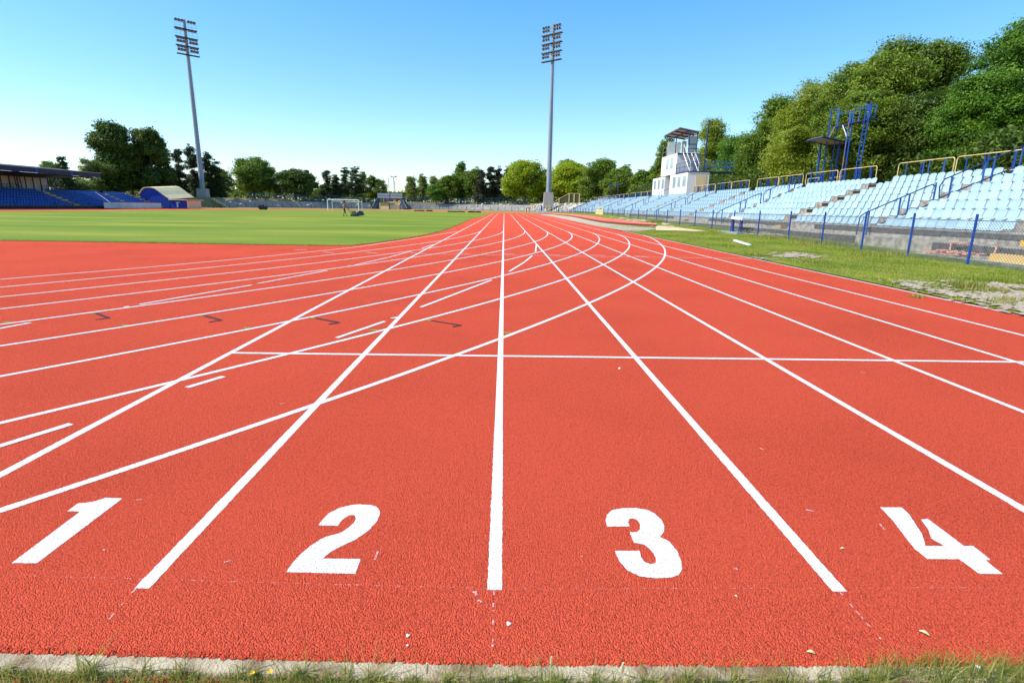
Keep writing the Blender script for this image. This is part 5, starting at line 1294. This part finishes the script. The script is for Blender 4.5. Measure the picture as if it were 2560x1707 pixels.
def tree(label, kind, col, cx, cy, zb, W, H, n, leaf, cb=.22, seed=0, lean=0, group=None, name="tree", bark=None, D=None, per=26):
    if n >= 30000: per = 130 if cy < 100 else 60
    rnd = random.Random(seed*31+7); rng = np.random.default_rng(seed+100)
    t = thing(name, (cx, cy, zb), label, "tree", group)
    D = D or W
    Hc = H*(1-cb); B = crown_blobs(kind, rnd)
    b = np.array(B); b[:, 0] *= W; b[:, 1] *= D; b[:, 2] = b[:, 2]*Hc+H*cb
    rx = b[:, 3]*W; ry = b[:, 3]*D; rz = b[:, 4]*Hc
    if kind in ('conifer', 'pine'): rz = b[:, 4]*Hc
    wgt = (rx*ry)**.75*(rz**.5); wgt /= wgt.sum()
    nc = max(8, n//per)
    bi = rng.choice(len(b), nc, p=wgt)
    d = rng.normal(size=(nc, 3)); d /= np.linalg.norm(d, axis=1, keepdims=True)
    rad = 1-np.abs(rng.normal(0, .22, (nc, 1)))
    C = b[bi, :3]+d*rad*np.stack([rx[bi], ry[bi], rz[bi]], 1)
    # leaf clumps: flat drooping sprays
    cs = leaf*rng.uniform(2.2, 4.2, (nc, 1))*(per/26)**.52; tone_c = rng.uniform(0, 1, nc)
    ci = np.repeat(np.arange(nc), per); N = len(ci)
    o = np.clip(rng.normal(size=(N, 3)), -1.5, 1.5)*np.array([1, 1, .45 if kind not in ('pine', 'conifer') else .3])*cs[ci]*.55
    P = C[ci]+o
    out = d[ci]*.7+np.array([0, 0, .55])+rng.normal(0, .55, (N, 3)); out /= np.linalg.norm(out, axis=1, keepdims=True)
    ax = np.cross(out, rng.normal(size=(N, 3))); ax /= np.linalg.norm(ax, axis=1, keepdims=True); bx = np.cross(out, ax)
    s = leaf*rng.uniform(.55, 1.25, (N, 1))
    q = np.stack([P-ax*s, P-bx*s*.45+out*s*.12, P+ax*s, P+bx*s*.45+out*s*.12], 1)
    q[:, :, 0] += lean*q[:, :, 2]
    me = bpy.data.meshes.new("crown"); me.vertices.add(N*4); me.vertices.foreach_set('co', q.reshape(-1))
    me.loops.add(N*4); me.loops.foreach_set('vertex_index', np.arange(N*4, dtype=np.int32)); me.polygons.add(N)
    me.polygons.foreach_set('loop_start', np.arange(N, dtype=np.int32)*4); me.polygons.foreach_set('loop_total', np.full(N, 4, dtype=np.int32)); me.update(calc_edges=True)
    tn = np.clip(tone_c[ci]*.65+rng.uniform(0, .35, N), 0, 1)
    a_ = me.attributes.new("tone", 'FLOAT', 'FACE'); a_.data.foreach_set('value', tn.astype(np.float32))
    me.materials.append(LM[col]); c = bpy.data.objects.new("crown", me); COL.objects.link(c); c.parent = t
    tb = MB(); tr = max(.08, W*.028); top = H*(.9 if kind in ('conifer', 'pine') else .72)
    pts = [Vector((cx+lean*H*f*f+rnd.uniform(-.02, .02)*W*(f > 0), cy+rnd.uniform(-.02, .02)*W*(f > 0), zb-.4+(top+.4)*f)) for f in (0, .2, .4, .6, .8, 1)]
    for i, (p, q_) in enumerate(zip(pts, pts[1:])): tb.tube(p, q_, tr*(1-.17*i), 8, r2=tr*(1-.17*(i+1)))
    for i in range(14 if kind != 'conifer' else 4):
        j = rnd.randrange(len(B)); f = rnd.uniform(.25, .85); p = pts[0].lerp(pts[-1], f)
        e = Vector((cx+b[j][0]+lean*b[j][2], cy+b[j][1], zb+b[j][2])); mid = p.lerp(e, .5)+Vector((0, 0, -.03*H))
        tb.tube(p, mid, tr*.42, 6, r2=tr*.26); tb.tube(mid, e, tr*.26, 5, r2=tr*.07)
    tb.build("trunk", bark or BARK, t)
    return t
GF = "trees beyond the far end of the stadium"; GR_ = "trees behind the right grandstand"
def ft(label, kind, col, u, vt, wpx, Y, n=9000, leaf=None, cb=.16, zb=2.4, seed=0, group=GF, name="tree", bark=None, lean=0):
    if Y > 100: n = int(n*1.6); cb = min(cb, .08) if kind == 'round' else cb
    p = at(u, vt, Y=Y); q = at(u+wpx/2, vt, Y=Y); W = 2*(q.x-p.x); H = p.z-zb
    tree(label, kind, col, p.x, Y, zb, W, H, n, leaf or max(.2, W*.028), cb, seed or int(u*7+vt), lean, group, name, bark)
# left to right
ft("leafy tree just behind the left end of the covered stand roof", 'round', 'mid', 128, 402, 62, 125, 9000, name="broadleaf_tree")
ft("dark pointed conifer standing behind the covered stand roof", 'conifer', 'pine', 152, 391, 56, 122, 9000, cb=.03, name="conifer")
ft("loose pale leaved tree between the roof end and the big dark tree", 'loose', 'pale', 222, 398, 84, 132, 9000, cb=.05, name="broadleaf_tree")
ft("pale leafy bush low behind the blue seats beside the roof end", 'loose', 'pale', 205, 452, 70, 128, 5000, cb=.02, name="broadleaf_tree")
ft("tallest dark broad tree on the left, biggest crown there", 'tall', 'dark', 272, 313, 122, 138, 26000, .30, cb=.08, name="broadleaf_tree")
ft("looser topped dark tree right of the tallest left tree", 'loose', 'dark', 366, 330, 118, 142, 16000, .34, cb=.08, name="broadleaf_tree")
ft("low dark tree filling in below the two tall left trees", 'round', 'dark', 320, 395, 110, 146, 14000, cb=.05, name="broadleaf_tree")
ft("dark tree shoulder right of the loose topped tree", 'tall', 'dark', 402, 372, 60, 148, 9000, cb=.08, name="broadleaf_tree")
ft("ragged pine first left of the left floodlight mast", 'pine', 'pine', 440, 367, 46, 152, 9000, cb=.04, name="pine_tree")
ft("tall ragged pine touching the left floodlight mast", 'pine', 'pine', 474, 364, 58, 158, 11000, cb=.04, name="pine_tree")
ft("slim pine immediately right of the left floodlight mast", 'pine', 'pine', 513, 377, 38, 160, 8000, cb=.04, name="pine_tree")
ft("second pine right of the left floodlight mast", 'pine', 'pine', 535, 397, 44, 160, 8000, cb=.05, name="pine_tree")
ft("small yellowish tree low behind the pines right of the left mast", 'round', 'gold', 507, 440, 56, 172, 5000, cb=.05, name="broadleaf_tree")
ft("dark rounded tree between the second pine and the big maple", 'round', 'mid', 556, 425, 52, 165, 6000, cb=.1, name="broadleaf_tree")
ft("big rounded green tree with a broad domed crown left of centre", 'round', 'mid', 627, 396, 112, 176, 20000, .30, cb=.14, name="broadleaf_tree")
ft("thin pale tree peeping over right of the big domed tree", 'loose', 'pale', 680, 421, 44, 190, 5000, cb=.1, name="broadleaf_tree")
ft("wide dark spreading tree right of the big domed tree", 'round', 'dark', 735, 424, 108, 178, 18000, .30, cb=.12, name="broadleaf_tree")
ft("black green pine poking out right of the wide spreading tree", 'pine', 'pine', 766, 424, 40, 186, 6000, cb=.15, name="pine_tree")
ft("small light green bush between the spreading tree and the pine group", 'round', 'mid', 793, 474, 40, 196, 4000, cb=.05, name="bush")
ft("rounded pine at the left of the middle pine group", 'pine', 'pine', 815, 427, 42, 186, 9000, cb=.12, name="pine_tree")
ft("shorter pine second in the middle pine group", 'pine', 'pine', 838, 437, 34, 190, 7000, cb=.14, name="pine_tree")
ft("tall pine with two tops in the middle pine group", 'pine', 'pine', 862, 417, 38, 188, 9000, cb=.12, name="pine_tree")
ft("tallest dark pine at the right of the middle pine group", 'pine', 'pine', 886, 415, 46, 186, 10000, cb=.12, name="pine_tree")
ft("pale green slim tree right of the middle pine group", 'loose', 'pale', 907, 432, 30, 205, 4500, cb=.12, name="broadleaf_tree")
ft("thin airy tree left of the scoreboard", 'loose', 'mid', 927, 441, 34, 205, 4000, cb=.2, name="broadleaf_tree")
ft("small dark tree overlapping the left end of the scoreboard", 'round', 'mid', 947, 447, 42, 206, 6000, cb=.2, name="broadleaf_tree")
ft("slim pale poplar right of the scoreboard, first of three", 'tall', 'pale', 1027, 434, 36, 195, 7000, cb=.04, name="poplar", bark=PALEBARK)
ft("slim pale poplar, middle of the three right of the scoreboard", 'tall', 'pale', 1055, 435, 38, 195, 7000, cb=.04, name="poplar", bark=PALEBARK)
ft("slim pale poplar, last of the three, beside the green thicket", 'tall', 'pale', 1083, 437, 38, 195, 7000, cb=.06, name="poplar", bark=PALEBARK)
ft("low bright bush at the foot of the three poplars' right side", 'round', 'vivid', 1090, 458, 48, 186, 6000, cb=.02, name="bush")
ft("low rounded olive green tree at the left of the thicket", 'round', 'olive', 1118, 440, 62, 188, 9000, cb=.03, name="broadleaf_tree")
ft("green tree with a tall tuft on top in the thicket", 'tall', 'mid', 1152, 404, 44, 196, 9000, cb=.04, name="broadleaf_tree")
ft("broad green tree in the middle of the thicket", 'round', 'mid', 1150, 425, 78, 192, 12000, cb=.03, name="broadleaf_tree")
ft("green tree at the right of the thicket beside the brown pines", 'round', 'mid', 1188, 420, 64, 190, 11000, cb=.03, name="broadleaf_tree")
ft("brownish pine nearest the thicket", 'pine', 'brown', 1203, 424, 44, 184, 9000, cb=.06, name="pine_tree")
ft("tall brownish pine, second from the thicket", 'pine', 'brown', 1227, 415, 34, 186, 9000, cb=.08, name="pine_tree")
ft("tallest brownish pine, third from the thicket", 'pine', 'brown', 1245, 414, 36, 186, 9000, cb=.08, name="pine_tree")
ft("dark pine half hidden by the left bright maple", 'pine', 'pine', 1270, 417, 44, 190, 9000, cb=.08, name="pine_tree")
ft("dark pine top between the two bright maples behind the mast", 'pine', 'pine', 1362, 421, 44, 192, 8000, cb=.08, name="pine_tree")
ft("bright yellow green maple left of the right floodlight mast", 'round', 'bright', 1314, 402, 112, 176, 30000, .30, cb=.06, name="maple_tree")
ft("bright yellow green maple right of the right floodlight mast", 'round', 'bright', 1428, 404, 114, 172, 30000, .30, cb=.06, name="maple_tree")
ft("dark crown peeping over the right bright maple", 'round', 'dark', 1418, 397, 64, 184, 8000, cb=.2, name="broadleaf_tree")
ft("olive tree with a wide dome right of the bright maples", 'round', 'olive', 1500, 397, 96, 160, 20000, .28, cb=.06, name="broadleaf_tree")
ft("small airy olive tree with a thin top near the white building", 'loose', 'olive', 1568, 408, 44, 150, 7000, cb=.05, name="broadleaf_tree")
ft("low olive tree between the wide dome and the white building", 'round', 'olive', 1550, 424, 88, 140, 14000, .25, cb=.05, name="broadleaf_tree")
ft("dark green tree touching the left side of the white building", 'round', 'mid', 1612, 425, 74, 126, 13000, .25, cb=.05, name="broadleaf_tree")
GRK = dict(group=GR_, name="broadleaf_tree")
ft("yellow green tree showing behind the white building's left edge", 'tall', 'olive', 1668, 352, 74, 112, 14000, .22, cb=.04, **GRK)
ft("pale birch like tree directly right of the white building", 'tall', 'gold', 1786, 309, 110, 98, 30000, .17, cb=.04, bark=PALEBARK, **GRK)
ft("fresh green tree second right of the white building", 'round', 'vivid', 1852, 330, 108, 84, 30000, .16, cb=.03, **GRK)
ft("tall dark green tree behind the fresh green one", 'tall', 'mid', 1948, 244, 132, 82, 40000, .18, cb=.04, **GRK)
ft("dark green tree left of the golden green one", 'round', 'mid', 1920, 300, 120, 70, 30000, .15, cb=.03, **GRK)
ft("golden green tree behind the blue camera platform", 'round', 'gold', 2040, 205, 190, 62, 60000, .13, cb=.03, **GRK)
ft("low golden green tree at the foot of the platform's left side", 'round', 'gold', 1990, 320, 130, 56, 30000, .12, cb=.02, **GRK)
ft("largest olive green tree, its dome the highest behind the stand", 'round', 'olive', 2290, 84, 300, 50, 120000, .13, cb=.03, **GRK)
ft("olive green tree sloping up left of the highest dome", 'round', 'olive', 2165, 158, 230, 54, 70000, .12, cb=.03, **GRK)
ft("olive green tree with a dense lower crown right of the platform", 'round', 'olive', 2180, 215, 190, 44, 60000, .105, cb=.02, **GRK)
ft("dark green tree low between the largest tree and the right edge", 'round', 'dark', 2330, 230, 190, 42, 60000, .10, cb=.02, **GRK)
ft("vivid green tree cut by the right edge of the picture", 'round', 'vivid', 2630, 20, 290, 37, 90000, .10, cb=.02, **GRK)
ft("vivid green tree with layered boughs before the right edge", 'round', 'vivid', 2462, 185, 180, 38, 60000, .095, cb=.02, **GRK)
# far off woods seen in the gaps
rng_pts = []
def hedge(name, label, P0, P1, h, dep, n, leaf, col, seed):
    rng = np.random.default_rng(seed); a = Vector(P0); b = Vector(P1)
    f = rng.random(n); prof = h*(.6+.4*np.abs(np.sin(f*37+seed))*np.abs(np.sin(f*11+1))+.15*rng.random(n))
    z = prof*rng.random(n)**.6; P = np.stack([a.x+(b.x-a.x)*f+rng.normal(0, dep, n), a.y+(b.y-a.y)*f+rng.normal(0, dep, n), a.z+z], 1)
    out = rng.normal(size=(n, 3))+np.array([0, -.3, .6]); out /= np.linalg.norm(out, axis=1, keepdims=True)
    ax = np.cross(out, rng.normal(size=(n, 3))); ax /= np.linalg.norm(ax, axis=1, keepdims=True); bx = np.cross(out, ax); s = leaf*rng.uniform(.6, 1.3, (n, 1))
    q = np.stack([P-ax*s, P-bx*s*.5, P+ax*s, P+bx*s*.5], 1)
    me = bpy.data.meshes.new(name); me.vertices.add(n*4); me.vertices.foreach_set('co', q.reshape(-1)); me.loops.add(n*4); me.loops.foreach_set('vertex_index', np.arange(n*4, dtype=np.int32)); me.polygons.add(n)
    me.polygons.foreach_set('loop_start', np.arange(n, dtype=np.int32)*4); me.polygons.foreach_set('loop_total', np.full(n, 4, dtype=np.int32)); me.update(calc_edges=True)
    a_ = me.attributes.new("tone", 'FLOAT', 'FACE'); a_.data.foreach_set('value', rng.random(n).astype(np.float32)); me.materials.append(LM[col])
    o = bpy.data.objects.new(name, me); COL.objects.link(o); tag(o, label, "undergrowth", kind='stuff')
hedge("far_shrubbery", "low distant shrubs between the trees beyond the far terraces", (-150, 235, 2), (60, 235, 2), 6.5, 1.8, 40000, .45, 'mid', 3)
hedge("far_shrubbery", "low distant shrubs behind the blue tunnel building", (-125, 120, 2), (-88, 185, 2), 3.5, 1.2, 8000, .35, 'pale', 5)
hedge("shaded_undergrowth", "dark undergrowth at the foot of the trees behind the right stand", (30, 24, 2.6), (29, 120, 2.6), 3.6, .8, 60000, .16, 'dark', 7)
